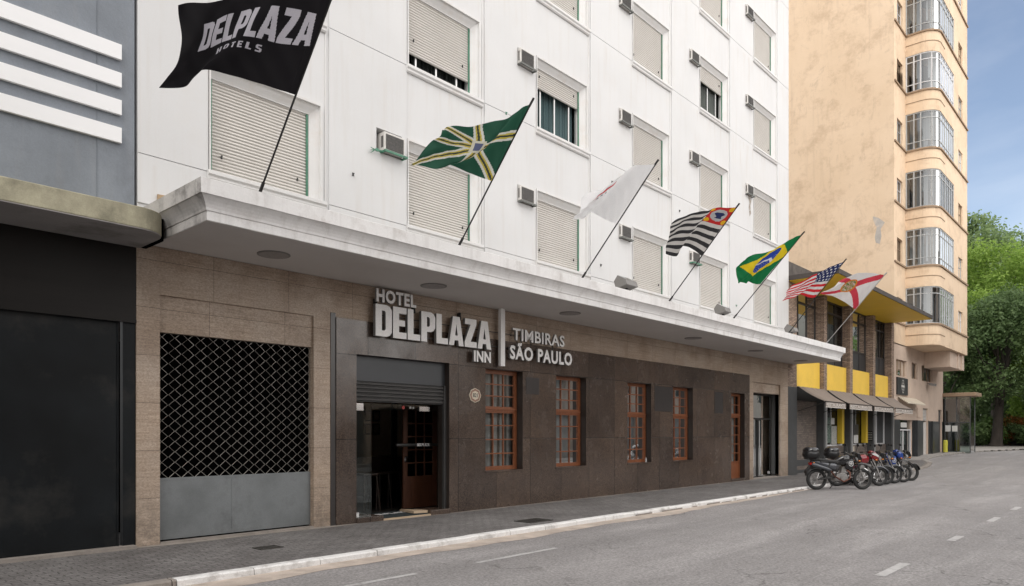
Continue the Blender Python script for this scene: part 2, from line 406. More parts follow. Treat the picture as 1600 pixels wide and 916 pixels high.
mat_curtain("curtain_blue", (.26, .33, .34), (.13, .18, .20))
mat_curtain("curtain_mid", (.30, .28, .25), (.17, .16, .14), 5)
mat_curtain("curtain_grey", (.10, .098, .092), (.06, .06, .056), 4)
mat_leaf("leaf_bright", (.21, .34, .06), (.30, .44, .09), (.42, .55, .15), .5)
mat_leaf("leaf_mid", (.12, .22, .055), (.18, .29, .08), (.27, .38, .13), .45)
mat_leaf("leaf_dark", (.085, .145, .055), (.13, .20, .08), (.20, .28, .12), .45)
mat_leaf("leaf_far", (.19, .28, .12), (.25, .34, .15), (.32, .40, .19), .5)
mat_leaf("leaf_red", (.30, .07, .02), (.22, .14, .03), (.12, .13, .03), .25)
mat_attr("flag_cloth")
add_runoff("peach", 7.55, 3.2, (.36, .27, .19), .55)

# ------------------------------------------------------------------ mesh builder
ORG = {}

class MB:
    def __init__(s):
        s.v = []; s.f = []; s.m = []
    def quad(s, a, b, c, d, m=0):
        n = len(s.v); s.v += [a, b, c, d]; s.f.append((n, n + 1, n + 2, n + 3)); s.m.append(m); return s
    def box(s, x0, x1, y0, y1, z0, z1, m=0):
        n = len(s.v)
        s.v += [(x, y, z) for x in (x0, x1) for y in (y0, y1) for z in (z0, z1)]
        for f in ((0, 1, 3, 2), (4, 6, 7, 5), (0, 4, 5, 1), (2, 3, 7, 6), (0, 2, 6, 4), (1, 5, 7, 3)):
            s.f.append(tuple(n + i for i in f)); s.m.append(m)
        return s
    def prism(s, pts, axis, a, b, m=0):
        """2-D polygon extruded along an axis from a to b. axis x: pts=(y,z); y: (x,z); z: (x,y)"""
        def P(p, t):
            return (t, p[0], p[1]) if axis == "x" else (p[0], t, p[1]) if axis == "y" else (p[0], p[1], t)
        n = len(s.v); k = len(pts)
        s.v += [P(p, a) for p in pts] + [P(p, b) for p in pts]
        for i in range(k):
            j = (i + 1) % k
            s.f.append((n + i, n + j, n + k + j, n + k + i)); s.m.append(m)
        s.f.append(tuple(n + i for i in reversed(range(k)))); s.m.append(m)
        s.f.append(tuple(n + k + i for i in range(k))); s.m.append(m)
        return s
    def tube(s, pts, r, n=8, m=0, caps=True):
        pts = [Vector(p) for p in pts]
        rs = r if isinstance(r, (list, tuple)) else [r] * len(pts)
        base = len(s.v)
        prev = None
        for i, p in enumerate(pts):
            t = (pts[min(i + 1, len(pts) - 1)] - pts[max(i - 1, 0)]).normalized()
            if prev is None:
                up = Vector((0, 0, 1)) if abs(t.z) < .9 else Vector((1, 0, 0))
                u = t.cross(up).normalized()
            else:
                u = (prev - t * prev.dot(t)).normalized()
            prev = u; w = t.cross(u)
            for k in range(n):
                a = 2 * math.pi * k / n
                s.v.append(tuple(p + (u * math.cos(a) + w * math.sin(a)) * rs[i]))
        for i in range(len(pts) - 1):
            for k in range(n):
                a = base + i * n + k; b = base + i * n + (k + 1) % n
                s.f.append((a, b, b + n, a + n)); s.m.append(m)
        if caps:
            s.f.append(tuple(base + k for k in reversed(range(n)))); s.m.append(m)
            e = base + (len(pts) - 1) * n
            s.f.append(tuple(e + k for k in range(n))); s.m.append(m)
        return s
    def torus(s, c, R_, r, axis="y", n=32, k=8, m=0, sq=1.):
        base = len(s.v)
        for i in range(n):
            a = 2 * math.pi * i / n
            for j in range(k):
                b = 2 * math.pi * j / k
                rr = R_ + r * math.cos(b) * sq; h = r * math.sin(b)
                p = (rr * math.cos(a), h, rr * math.sin(a)) if axis == "y" else (rr * math.cos(a), rr * math.sin(a), h)
                s.v.append((c[0] + p[0], c[1] + p[1], c[2] + p[2]))
        for i in range(n):
            for j in range(k):
                s.f.append((base + i * k + j, base + i * k + (j + 1) % k, base + ((i + 1) % n) * k + (j + 1) % k, base + ((i + 1) % n) * k + j)); s.m.append(m)
        return s
    def disc(s, c, r, y0, y1, n=28, m=0):
        return s.prism([(c[0] + r * math.cos(2 * math.pi * i / n), c[2] + r * math.sin(2 * math.pi * i / n)) for i in range(n)], "y", y0, y1, m)
    def loft(s, rings, m=0, caps=True):
        base = len(s.v); k = len(rings[0])
        for r in rings: s.v += [tuple(p) for p in r]
        for i in range(len(rings) - 1):
            for j in range(k):
                a = base + i * k + j; b = base + i * k + (j + 1) % k
                s.f.append((a, b, b + k, a + k)); s.m.append(m)
        if caps:
            s.f.append(tuple(base + j for j in reversed(range(k)))); s.m.append(m)
            e = base + (len(rings) - 1) * k
            s.f.append(tuple(e + j for j in range(k))); s.m.append(m)
        return s
    def ellipsoid(s, c, r, n=16, k=10, m=0, e=1.):
        rings = []
        for i in range(k + 1):
            a = math.pi * i / k
            cz = -math.cos(a); sr = math.sin(a)
            sgn = lambda t: math.copysign(abs(t) ** e, t)
            rings.append([(c[0] + r[0] * max(sr, .02) ** e * sgn(math.cos(2 * math.pi * j / n)), c[1] + r[1] * max(sr, .02) ** e * sgn(math.sin(2 * math.pi * j / n)), c[2] + r[2] * sgn(cz)) for j in range(n)])
        return s.loft(rings, m)
    def build(s, name, mats, parent=None, smooth=False, bevel=0., world=True):
        me = bpy.data.meshes.new(name)
        o0 = ORG.get(parent.name, Vector((0, 0, 0))) if (parent is not None and world) else Vector((0, 0, 0))
        V = s.v if o0.length == 0 else [(p[0] - o0.x, p[1] - o0.y, p[2] - o0.z) for p in s.v]
        me.from_pydata([tuple(p) for p in V], [], s.f)
        if not isinstance(mats, (list, tuple)): mats = [mats]
        for mm in mats: me.materials.append(MATS[mm])
        me.polygons.foreach_set("material_index", s.m)
        import bmesh
        bm = bmesh.new(); bm.from_mesh(me)
        bmesh.ops.recalc_face_normals(bm, faces=bm.faces) if len(s.f) < 60000 else None
        bm.to_mesh(me); bm.free()
        if smooth:
            me.polygons.foreach_set("use_smooth", [True] * len(me.polygons))
            try: me.set_sharp_from_angle(angle=R(40))
            except Exception: pass
        o = bpy.data.objects.new(name, me); COL.objects.link(o)
        if parent is not None:
            o.parent = parent
            ORG[o.name] = o0
        if bevel:
            b = o.modifiers.new("edge", "BEVEL"); b.width = bevel; b.segments = 2; b.limit_method = "ANGLE"; b.angle_limit = R(50)
        return o

def tag(o, label=None, cat=None, group=None, kind=None):
    if label: o["label"] = label
    if cat: o["category"] = cat
    if group: o["group"] = group
    if kind: o["kind"] = kind
    return o

def thing(name, label, cat, loc=(0, 0, 0), rz=0., group=None):
    o = bpy.data.objects.new(name, None); COL.objects.link(o)
    o.location = loc; o.rotation_euler = (0, 0, rz); o.empty_display_size = .2
    ORG[o.name] = Vector(loc) if rz == 0 else Vector((0, 0, 0))
    return tag(o, label, cat, group)

def kids(o): return [c for c in bpy.data.objects if c.parent == o]

def copy_tree(o, parent=None):
    c = o.copy(); COL.objects.link(c)
    if parent is not None: c.parent = parent
    ORG[c.name] = ORG.get(o.name, Vector((0, 0, 0)))
    for ch in kids(o): copy_tree(ch, c)
    return c

def wall_holes(mb, x0, x1, z0, z1, holes, y, depth, m=0, mr=None):
    """front face at y with rectangular holes, each with a reveal going back by depth"""
    mr = m if mr is None else mr
    xs = sorted({x0, x1, *[h[0] for h in holes], *[h[1] for h in holes]}); zs = sorted({z0, z1, *[h[2] for h in holes], *[h[3] for h in holes]})
    xs = [x for x in xs if x0 <= x <= x1]; zs = [z for z in zs if z0 <= z <= z1]
    for i in range(len(xs) - 1):
        for j in range(len(zs) - 1):
            cx = (xs[i] + xs[i + 1]) / 2; cz = (zs[j] + zs[j + 1]) / 2
            if any(h[0] < cx < h[1] and h[2] < cz < h[3] for h in holes): continue
            mb.quad((xs[i], y, zs[j]), (xs[i + 1], y, zs[j]), (xs[i + 1], y, zs[j + 1]), (xs[i], y, zs[j + 1]), m)
    for a, b, c, d in [h[:4] for h in holes]:
        yb = y + depth
        mb.quad((a, y, c), (a, yb, c), (a, yb, d), (a, y, d), mr)
        mb.quad((b, y, c), (b, yb, c), (b, yb, d), (b, y, d), mr)
        mb.quad((a, y, d), (b, y, d), (b, yb, d), (a, yb, d), mr)
        mb.quad((a, y, c), (b, y, c), (b, yb, c), (a, yb, c), mr)
    return mb

# ------------------------------------------------------------------ block lettering (outline polygons in a unit-height box)
GL = {
 "D": (.60, [[(0, 0), (.40, 0), (.52, .04), (.60, .15), (.60, .85), (.52, .96), (.40, 1), (0, 1)], [(.23, .19), (.33, .19), (.37, .24), (.37, .76), (.33, .81), (.23, .81)]]),
 "E": (.52, [[(0, 0), (.52, 0), (.52, .20), (.23, .20), (.23, .40), (.46, .40), (.46, .59), (.23, .59), (.23, .80), (.52, .80), (.52, 1), (0, 1)]]),
 "L": (.50, [[(0, 0), (.50, 0), (.50, .20), (.23, .20), (.23, 1), (0, 1)]]),
 "P": (.58, [[(0, 0), (.23, 0), (.23, .34), (.40, .34), (.51, .39), (.58, .49), (.58, .85), (.51, .95), (.40, 1), (0, 1)], [(.23, .51), (.31, .51), (.35, .56), (.35, .78), (.31, .83), (.23, .83)]]),
 "A": (.66, [[(0, 0), (.22, 0), (.25, .18), (.41, .18), (.44, 0), (.66, 0), (.48, 1), (.18, 1)], [(.275, .35), (.385, .35), (.33, .74)]]),
 "Z": (.56, [[(0, 0), (.56, 0), (.56, .20), (.28, .20), (.55, .82), (.55, 1), (.02, 1), (.02, .80), (.27, .80), (0, .18)]]),
 "I": (.23, [[(0, 0), (.23, 0), (.23, 1), (0, 1)]]),
 "N": (.62, [[(0, 0), (.21, 0), (.21, .52), (.40, 0), (.62, 0), (.62, 1), (.41, 1), (.41, .48), (.22, 1), (0, 1)]]),
 "H": (.60, [[(0, 0), (.2, 0), (.2, .4), (.4, .4), (.4, 0), (.6, 0), (.6, 1), (.4, 1), (.4, .6), (.2, .6), (.2, 1), (0, 1)]]),
 "O": (.64, [[(.18, 0), (.46, 0), (.58, .07), (.64, .2), (.64, .8), (.58, .93), (.46, 1), (.18, 1), (.06, .93), (0, .8), (0, .2), (.06, .07)], [(.26, .2), (.21, .27), (.21, .73), (.26, .8), (.38, .8), (.43, .73), (.43, .27), (.38, .2)]]),
 "T": (.54, [[(.17, 0), (.37, 0), (.37, .8), (.54, .8), (.54, 1), (0, 1), (0, .8), (.17, .8)]]),
 "S": (.56, [[(.0, .0), (.42, 0), (.52, .06), (.56, .16), (.56, .45), (.5, .54), (.22, .62), (.22, .8), (.52, .8), (.52, 1), (.14, 1), (.04, .94), (0, .84), (0, .56), (.06, .46), (.34, .38), (.34, .2), (0, .2)]]),
}
def word(txt, width, height, gap=.09):
    """contours laid out to fill width x height; returns list of letters, each a list of contours"""
    tot = sum(GL[c][0] for c in txt) + gap * (len(txt) - 1)
    k = width / tot; x = 0; out = []
    for c in txt:
        w, cs = GL[c]
        out.append([[((x + px) * k, py * height) for px, py in ct] for ct in cs])
        x += w + gap
    return out
def pip(x, y, poly):
    ins = False; j = len(poly) - 1
    for i in range(len(poly)):
        if (poly[i][1] > y) != (poly[j][1] > y) and x < (poly[j][0] - poly[i][0]) * (y - poly[i][1]) / (poly[j][1] - poly[i][1]) + poly[i][0]: ins = not ins
        j = i
    return ins
def in_word(x, y, letters):
    for L in letters:
        if sum(pip(x, y, c) for c in L) % 2: return True
    return False

def curve_mesh(cu, name, mats, parent, matrix):
    tmp = bpy.data.objects.new("tmp", cu); COL.objects.link(tmp)
    dg = bpy.context.evaluated_depsgraph_get(); dg.update()
    me = bpy.data.meshes.new_from_object(tmp.evaluated_get(dg))
    bpy.data.objects.remove(tmp)
    me.transform(matrix); me.name = name
    me.materials.clear()
    for mm in mats: me.materials.append(MATS[mm])
    return me

def letters_obj(letters, name, parent, x, y, z, depth, mats=("sign_white", "sign_side")):
    """solid letters standing in the x-z plane, front face at y, body going back by depth"""
    cu = bpy.data.curves.new(name, "CURVE"); cu.dimensions = "2D"; cu.fill_mode = "BOTH"; cu.extrude = depth / 2
    for L in letters:
        for ct in L:
            sp = cu.splines.new("POLY"); sp.points.add(len(ct) - 1)
            for i, (px, py) in enumerate(ct): sp.points[i].co = (px, py, 0, 1)
            sp.use_cyclic_u = True
    return _finish(cu, name, parent, x, y, z, depth, mats, None)

def _finish(cu, name, parent, x, y, z, depth, mats, fit):
    M = Matrix.Rotation(R(90), 4, "X")
    me = curve_mesh(cu, name, mats, parent, M)
    if fit:
        co = np.empty(len(me.vertices) * 3); me.vertices.foreach_get("co", co); co = co.reshape(-1, 3)
        mn, mx = co.min(0), co.max(0)
        co[:, 0] = (co[:, 0] - mn[0]) / (mx[0] - mn[0]) * fit[0]; co[:, 2] = (co[:, 2] - mn[2]) / (mx[2] - mn[2]) * fit[1]
        me.vertices.foreach_set("co", co.ravel())
    me.transform(Matrix.Translation((x, y + depth / 2, z)))
    o0 = ORG.get(parent.name, Vector((0, 0, 0))); me.transform(Matrix.Translation(-o0))
    if len(mats) > 1:
        me.update()
        for p in me.polygons: p.material_index = 0 if abs(p.normal.y) > .8 else 1
    o = bpy.data.objects.new(name, me); COL.objects.link(o); o.parent = parent; ORG[o.name] = o0
    return o

def text_obj(txt, name, parent, x, y, z, w, h, depth, mats, off=.02, spacing=1.):
    cu = bpy.data.curves.new(name, "FONT"); cu.body = txt; cu.size = 1; cu.extrude = depth / 2; cu.offset = off; cu.space_character = spacing
    cu.resolution_u = 3
    return _finish(cu, name, parent, x, y, z, depth, mats, (w, h))

def part_copies(src, parent, places):
    """copies of a part (with its sub-parts) at other places of the same thing"""
    for loc in places:
        c = copy_tree(src, parent); c.location = loc
# ================================================================== HOTEL
HX0, HX1, HTOP = 3.94, 27.43, 24.5
hotel = thing("hotel_building", "white hotel with rows of roller shutters above a long canopy and granite base", "hotel")
WX = [5.03, 8.86, 12.64, 16.64, 20.42, 24.34]; WW = 1.69; WH = 1.45
WZ = [5.57, 8.62, 11.68, 14.75, 17.82]
def vis(x, z):
    y = CAMD; a = x * math.sin(YAW) - y * math.cos(YAW); d = x * math.cos(YAW) + y * math.sin(YAW)
    return 678 - 1125 * (z - 1.6) / d > -60
LFT, RGT, HEAD = .07, .20, .20
wins = [(i, j) for i in range(6) for j in range(5) if vis(WX[i] + WW, WZ[j])]
holes = [(WX[i] - LFT, WX[i] + WW + RGT, WZ[j], WZ[j] + WH + HEAD) for i, j in wins]
aclist = [(1, 0), (2, 0), (2, 1), (3, 0), (3, 1), (3, 2), (4, 0), (4, 1), (4, 2), (5, 1), (5, 2), (5, 3)]
AW, AH = .48, .36
acpos = []
for i, j in aclist:
    ax = WX[i] - .22 - AW; az = WZ[j] + 1.20
    acpos.append((ax, az)); holes.append((ax - (.10 if (i, j) == (1, 0) else .02), ax + AW + .012, az - .01, az + AH + (.07 if (i, j) == (1, 0) else .015)))
mb = MB()
wall_holes(mb, HX0, HX1, 4.28, HTOP, holes, 0, .16)
mb.quad((HX0, 0, 4.28), (HX0, 14, 4.28), (HX0, 14, HTOP), (HX0, 0, HTOP)).quad((HX1, 0, .05), (HX1, 14, .05), (HX1, 14, HTOP), (HX1, 0, HTOP))
mb.quad((HX0, 0, HTOP), (HX1, 0, HTOP), (HX1, 14, HTOP), (HX0, 14, HTOP)).quad((HX0, 14, 0), (HX1, 14, 0), (HX1, 14, HTOP), (HX0, 14, HTOP))
mb.build("wall", "white_paint", hotel)
# piers between the window bays, 25 mm proud, cut at each floor line
edges = [HX0] + [x + WW + .34 for x in WX[:-1]] + [WX[-1] + WW + .34]
px = [(HX0, WX[0] - .09)] + [(WX[i] + WW + .34, WX[i + 1] - .09) for i in range(5)] + [(WX[5] + WW + .34, HX1 + .004)]
for k, (a, b) in enumerate(px):
    p = MB()
    zs = [4.85, WZ[0] - .02, WZ[1] - .02, WZ[2] - .02, WZ[3] - .02, WZ[4] - .02, HTOP - .4]
    for z0, z1 in zip(zs, zs[1:]):
        hs = [h for h in holes[len(wins):] if a < h[0] < b and z0 < h[2] < z1]
        wall_holes(p, a, b, z0 + .006, z1 - .006, hs, -.024, .022)
        p.quad((a, -.024, z0 + .006), (a, 0, z0 + .006), (a, 0, z1 - .006), (a, -.024, z1 - .006)).quad((b, -.024, z0 + .006), (b, 0, z0 + .006), (b, 0, z1 - .006), (b, -.024, z1 - .006))
        p.quad((a, -.024, z0 + .006), (b, -.024, z0 + .006), (b, 0, z0 + .006), (a, 0, z0 + .006)).quad((a, -.024, z1 - .006), (b, -.024, z1 - .006), (b, 0, z1 - .006), (a, 0, z1 - .006))
    p.build("pier", "white_paint", hotel)
gr = MB()
for x in WX: gr.box(x + WW + .262, x + WW + .285, -.012, .003, 4.86, HTOP - .4)
gr.build("facade_fillet", "white_trim", hotel)

# one window: frame (part) > sill, shutter, guide rail, sash, pane, curtain
def window_frame(x, z):
    m = MB(); X0, X1, Z0, Z1 = -LFT, WW + RGT, 0, WH + HEAD
    def ring(ax0, ax1, az1, ay, bx0, bx1, bz1, by):
        m.quad((ax0, ay, 0), (bx0, by, 0), (bx0, by, bz1), (ax0, ay, az1))
        m.quad((ax0, ay, az1), (bx0, by, bz1), (bx1, by, bz1), (ax1, ay, az1))
        m.quad((ax1, ay, az1), (bx1, by, bz1), (bx1, by, 0), (ax1, ay, 0))
    prof = [(0, 0), (0, -.045), (.045, -.045), (.05, -.005), (.10, .02), (.15, .055), (.185, .075), (.20, .078), (.20, .15)]
    for (d0, y0), (d1, y1) in zip(prof, prof[1:]):
        kx = LFT / HEAD
        ring(X0 + d0 * kx, X1 - d0, Z1 - d0, y0, X0 + d1 * kx, X1 - d1, Z1 - d1, y1)
    # inner reveal up to the window plane
    m.quad((0, .15, 0), (0, .20, 0), (0, .20, WH), (0, .15, WH)); m.quad((WW, .15, 0), (WW, .20, 0), (WW, .20, WH), (WW, .15, WH)); m.quad((0, .15, WH), (WW, .15, WH), (WW, .20, WH), (0, .20, WH))
    fr = m.build("window", "white_trim", hotel, world=False); fr.location = (x, 0, z)
    return fr
def window_sill(fr):
    s = MB(); s.prism([(-.075, 0), (-.075, -.055), (-.05, -.085), (-.05, -.12), (-.03, -.145), (-.002, -.15), (-.002, -.0), (.17, .012)], "x", -.10, WW + .27)
    return s.build("sill", "white_trim", fr, world=False, bevel=.004)
def shutter(fr, z0, z1, guide=True):
    s = MB(); n = max(2, int(round((z1 - z0) / .052))); h = (z1 - z0) / n; x0, x1 = .012, WW - .012; y = .115
    for k in range(n):
        a = z0 + k * h
        prof = [(y + .022, a), (y + .004, a + h * .10), (y - .010, a + h * .38), (y - .008, a + h * .72), (y + .004, a + h * .92), (y + .022, a + h)]
        for (ya, za), (yb, zb) in zip(prof, prof[1:]): s.quad((x0, ya, za), (x1, ya, za), (x1, yb, zb), (x0, yb, zb))
    s.quad((x0, y + .03, z0), (x1, y + .03, z0), (x1, y + .03, z1), (x0, y + .03, z1)).quad((x0, y + .03, z0), (x1, y + .03, z0), (x1, y + .01, z0), (x0, y + .01, z0))
    sh = s.build("shutter", "shutter_paint", fr, world=False, smooth=True)
    c = MB()
    for cx in (.17, WW - .21): c.box(cx, cx + .018, y - .03, y - .004, z0 + .24, z0 + .29)
    c.build("shutter_catch", "black_iron", fr, world=False)
    return sh
def guides(fr, bottom=True):
    g = MB(); g.box(WW - .038, WW - .004, .085, .105, 0, WH - .01)
    g.box(.004, .02, .085, .105, 0, WH - .01)
    if bottom: g.box(.02, WW - .038, .088, .105, .006, .028)
    g.build("guide_rail", "green_steel", fr, world=False)
def sash(fr, curt, zt):
    f = MB(); yy = .17
    for a in (0.0, .27, .80, 1.36, WW - .05): f.box(a + .004, a + .045, yy, yy + .035, .004, zt)
    f.box(.05, WW - .05, yy + .001, yy + .034, .004, .045)
    f.build("sash", "alu", fr, world=False)
    p = MB(); p.quad((.0, yy + .02, 0), (WW, yy + .02, 0), (WW, yy + .02, WH), (0, yy + .02, WH)); p.build("pane", "glass_upper", fr, world=False)
    c = MB(); n = 90
    xs = [.30 + (WW - .34) * k / n for k in range(n + 1)]
    for k in range(n):
        ya = .30 + .03 * math.sin(k * .9) + .012 * math.sin(k * 2.3); yb = .30 + .03 * math.sin((k + 1) * .9) + .012 * math.sin((k + 1) * 2.3)
        c.quad((xs[k], ya, 0), (xs[k + 1], yb, 0), (xs[k + 1], yb, WH), (xs[k], ya, WH))
    c.build("curtain", curt, fr, world=False, smooth=True)
    r = MB(); r.box(-.1, WW + .3, .22, 2.2, -.3, WH + .3); r.f = [q for q in r.f if not all(abs(r.v[i][1] - .22) < 1e-6 for i in q)]; r.m = r.m[:len(r.f)]
    r.build("room", "dark_room", fr, world=False)
open_w = {(1, 1): .33, (2, 1): 1.02, (4, 2): .99, (2, 2): .12, (4, 3): .2}
src = None
for i, j in wins:
    if (i, j) in open_w:
        fr = window_frame(WX[i], WZ[j]); window_sill(fr); shutter(fr, open_w[(i, j)], WH + .02); guides(fr, False)
        sash(fr, "curtain_blue" if (i, j) in ((2, 1),) else "curtain_mid" if (i, j) == (4, 2) else "curtain_grey", open_w[(i, j)] + .02)
    else:
        if src is None:
            src = window_frame(WX[i], WZ[j]); window_sill(src); shutter(src, .035, WH + .02); guides(src)
        else:
            c = copy_tree(src, hotel); c.location = (WX[i], 0, WZ[j])
mb = MB()   # spandrel groove lines at each floor inside the bays
# ------------------------------------------------ canopy
CX0, CX1, CY, SZ = 4.12, 27.94, -1.76, 4.285
cn = MB(); cn.box(CX0 + .02, CX1 - .02, CY + .02, .0, SZ + .01, 4.60)
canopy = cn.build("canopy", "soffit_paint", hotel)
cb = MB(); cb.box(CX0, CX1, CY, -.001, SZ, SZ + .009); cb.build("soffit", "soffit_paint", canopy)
prof = [(0, SZ + .004), (0, 4.412), (.012, 4.418), (.018, 4.45), (.035, 4.49), (.06, 4.53), (.09, 4.565), (.11, 4.585), (.13, 4.59), (.135, 4.775), (.10, 4.79), (-.10, 4.785)]
def fascia(pr_, name, m1):
    f = MB(); nseg = 60
    xs = [CX0 + (CX1 - CX0) * k / nseg for k in range(nseg + 1)]
    jit = [random.uniform(-.003, .003) for _ in xs]
    for (e0, z0), (e1, z1) in zip(pr_, pr_[1:]):
        for k in range(nseg):
            a, b = xs[k], xs[k + 1]
            a0 = a - e0 if k == 0 else a; a1 = a - e1 if k == 0 else a
            b0 = b + e0 if k == nseg - 1 else b; b1 = b + e1 if k == nseg - 1 else b
            ja, jb = jit[k], jit[k + 1]
            f.quad((a0, CY - e0, z0 + ja), (b0, CY - e0, z0 + jb), (b1, CY - e1, z1 + jb), (a1, CY - e1, z1 + ja), 0)
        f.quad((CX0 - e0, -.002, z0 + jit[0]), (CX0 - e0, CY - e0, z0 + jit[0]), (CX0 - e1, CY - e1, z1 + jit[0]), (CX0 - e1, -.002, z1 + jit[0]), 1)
        f.quad((CX1 + e0, -.002, z0 + jit[-1]), (CX1 + e0, CY - e0, z0 + jit[-1]), (CX1 + e1, CY - e1, z1 + jit[-1]), (CX1 + e1, -.002, z1 + jit[-1]), 0)
    return f.build(name, [m1, "canopy_stained"], canopy)
fascia(prof, "fascia", "canopy_fascia")
tp = MB(); tp.box(CX0 + .0, CX1 - .0, CY + .05, -.026, 4.60, 4.77); tp.build("roof_deck", "canopy_top", canopy)
for x, y, on in ((5.57, -.82, 0), (8.70, -.87, 0), (12.72, -.88, 0), (18.35, -.88, 0), (22.52, -.86, 0), (26.7, -.75, 0)):
    d = MB(); n = 36
    rr = .24
    d.prism([(x + rr * math.cos(2 * math.pi * k / n), y + rr * math.sin(2 * math.pi * k / n)) for k in range(n)], "z", SZ - .012, SZ - .002)
    dl = d.build("speaker_grille", "lamp_housing", canopy)
    d = MB(); d.prism([(x + .21 * math.cos(2 * math.pi * k / n), y + .21 * math.sin(2 * math.pi * k / n)) for k in range(n)], "z", SZ - .016, SZ - .0125); d.build("mesh_disc", "grille_grey", dl)
MB().box(3.985, 4.06, -.60, -.003, 4.22, 4.52).build("gap_shade", "black_void", canopy)  # black block painted in for the shade of the gap between the canopies
cab = MB(); cab.tube([(4.62, -1.52, 4.79), (4.9, -1.56, 4.80), (5.15, -1.5, 4.80), (5.5, -1.6, 4.79), (5.9, -1.62, 4.795)], .008, 6); cab.build("cable", "black_iron", canopy)

# ------------------------------------------------ ground floor stone
tr = MB()
wall_holes(tr, 3.93, 7.10, -.02, 4.285, [(4.25, 6.77, -.02, 3.60)], 0, .05)
wall_holes(tr, 7.10, 23.95, 3.62, 4.285, [], 0, .05)
wall_holes(tr, 23.93, 27.43, -.02, 4.285, [(24.32, 26.69, -.02, 3.42)], 0, .06)
tr.quad((3.93, 0, -.02), (3.93, .5, -.02), (3.93, .5, 4.285), (3.93, 0, 4.285)).quad((27.43, 0, -.02), (27.43, .5, -.02), (27.43, .5, 4.28), (27.43, 0, 4.28))
# recessed lintel panels and inner jambs
tr.box(4.25, 6.77, .045, .30, 3.07, 3.60); tr.box(6.758, 6.772, .045, .40, -.02, 3.07)
tr.box(4.24, 4.26, .05, .4, -.02, 3.07); tr.box(24.32, 26.69, .055, .3, 3.07, 3.42)
tr.build("travertine_cladding", "travertine", hotel)
GW = [(10.90, 12.09), (13.28, 14.47), (16.33, 17.52), (18.72, 19.92)]
gz0, gz1 = .81, 2.99
gh = [(a, b, gz0, gz1) for a, b in GW] + [(22.52, 23.55, .08, 2.97), (7.62, 9.86, -.02, 3.02)]
g = MB(); wall_holes(g, 7.20, 23.95, -.02, 3.625, gh, -.03, .33, 0, 1)
g.quad((7.20, -.03, -.02), (7.20, .06, -.02), (7.20, .06, 3.625), (7.20, -.03, 3.625)).quad((7.2, -.03, 3.625), (23.95, -.03, 3.625), (23.95, 0, 3.625), (7.2, 0, 3.625))
g.quad((23.95, -.03, -.02), (23.95, 0, -.02), (23.95, 0, 3.625), (23.95, -.03, 3.625))
g.build("granite_cladding", ["granite", "reveal_dark_reflection"], hotel)
g = MB(); g.box(7.098, 7.2, -.012, .3, -.02, 3.7); g.build("corner_strip", "dark_slab", hotel)
for a, b, c, d in ((12.20, 12.66, 2.50, 2.88), (17.70, 18.70, 2.24, 2.95), (21.33, 21.92, 2.26, 2.94)):
    s = MB(); s.box(a, b, -.036, -.031, c, d); s.build("stone_infill", "dark_slab", hotel)

# wooden casement windows
def wood_window(parent, w, h, rows=(4, 3), door=False):
    """frame at local origin (lower left), depth 0..0.07, pane grid of three columns"""
    f = MB(); t = .055; d = .07
    f.box(0, t, 0, d, 0, h); f.box(w - t, w, 0, d, 0, h); f.box(t, w - t, 0, d, 0, t); f.box(t, w - t, 0, d, h - t, h)
    tr_z = h * (rows[0] * 1.12) / (rows[0] * 1.12 + rows[1]); f.box(t, w - t, -.012, d, tr_z - .03, tr_z + .05); f.box(t - .02, w - t + .02, -.035, -.005, tr_z + .012, tr_z + .04)
    lo = .05 if not door else .55
    secs = [(lo if door else t, tr_z - .03, rows[0]), (tr_z + .05, h - t, rows[1])]
    if door: f.box(t, w - t, .015, .05, t, lo); f.box(t + .07, w - t - .07, .005, .016, t + .1, lo - .1)
    for a, b, n in secs:
        f.box(t, t + .04, .004, .05, a, b); f.box(w - t - .04, w - t, .004, .05, a, b)
        x0, x1 = t + .04, w - t - .04
        for k in (1, 2): xx = x0 + (x1 - x0) * k / 3; f.box(xx - .013, xx + .013, .008, .045, a, b)
        for k in range(1, n): zz = a + (b - a) * k / n; f.box(x0, x1, .006, .047, zz - .013, zz + .013)
        f.box(x0, x1, .005, .046, a, a + .03); f.box(x0, x1, .005, .046, b - .03, b)
    fr = f.build("wooden_door" if door else "wooden_window", "wood_orange", parent, world=False)
    p = MB(); p.quad((t, .03, lo), (w - t, .03, lo), (w - t, .03, h - t), (t, .03, h - t)); p.build("pane", "glass_window", fr, world=False)
    c = MB(); n = 40
    for k in range(n):
        xa, xb = w * k / n, w * (k + 1) / n
        ya, yb = .16 + .012 * math.sin(k * .8), .16 + .012 * math.sin((k + 1) * .8)
        c.quad((xa, ya, 0), (xb, yb, 0), (xb, yb, h), (xa, ya, h))
    c.build("curtain", "curtain_pale", fr, world=False, smooth=True)
    r = MB(); r.box(-.1, w + .1, .18, .9, -.1, h + .1); r.build("room", "dark_room", fr, world=False)
    return fr
ww = wood_window(hotel, 1.19, gz1 - gz0); ww.location = (GW[0][0], .15, gz0)
for a, b in GW[1:]:
    c = copy_tree(ww, hotel); c.location = (a, .15, gz0)
wd = wood_window(hotel, 1.03, 2.97 - .10, (5, 2), True); wd.location = (22.52, .14, .09)
st = MB(); st.box(22.50, 23.57, -.05, .14, .05, .10); st.build("door_step", "granite", hotel)
for a, b in GW:
    s = MB(); s.box(a - .02, b + .02, -.045, .15, gz0 - .035, gz0 - .002); s.build("stone_sill", "granite", hotel)

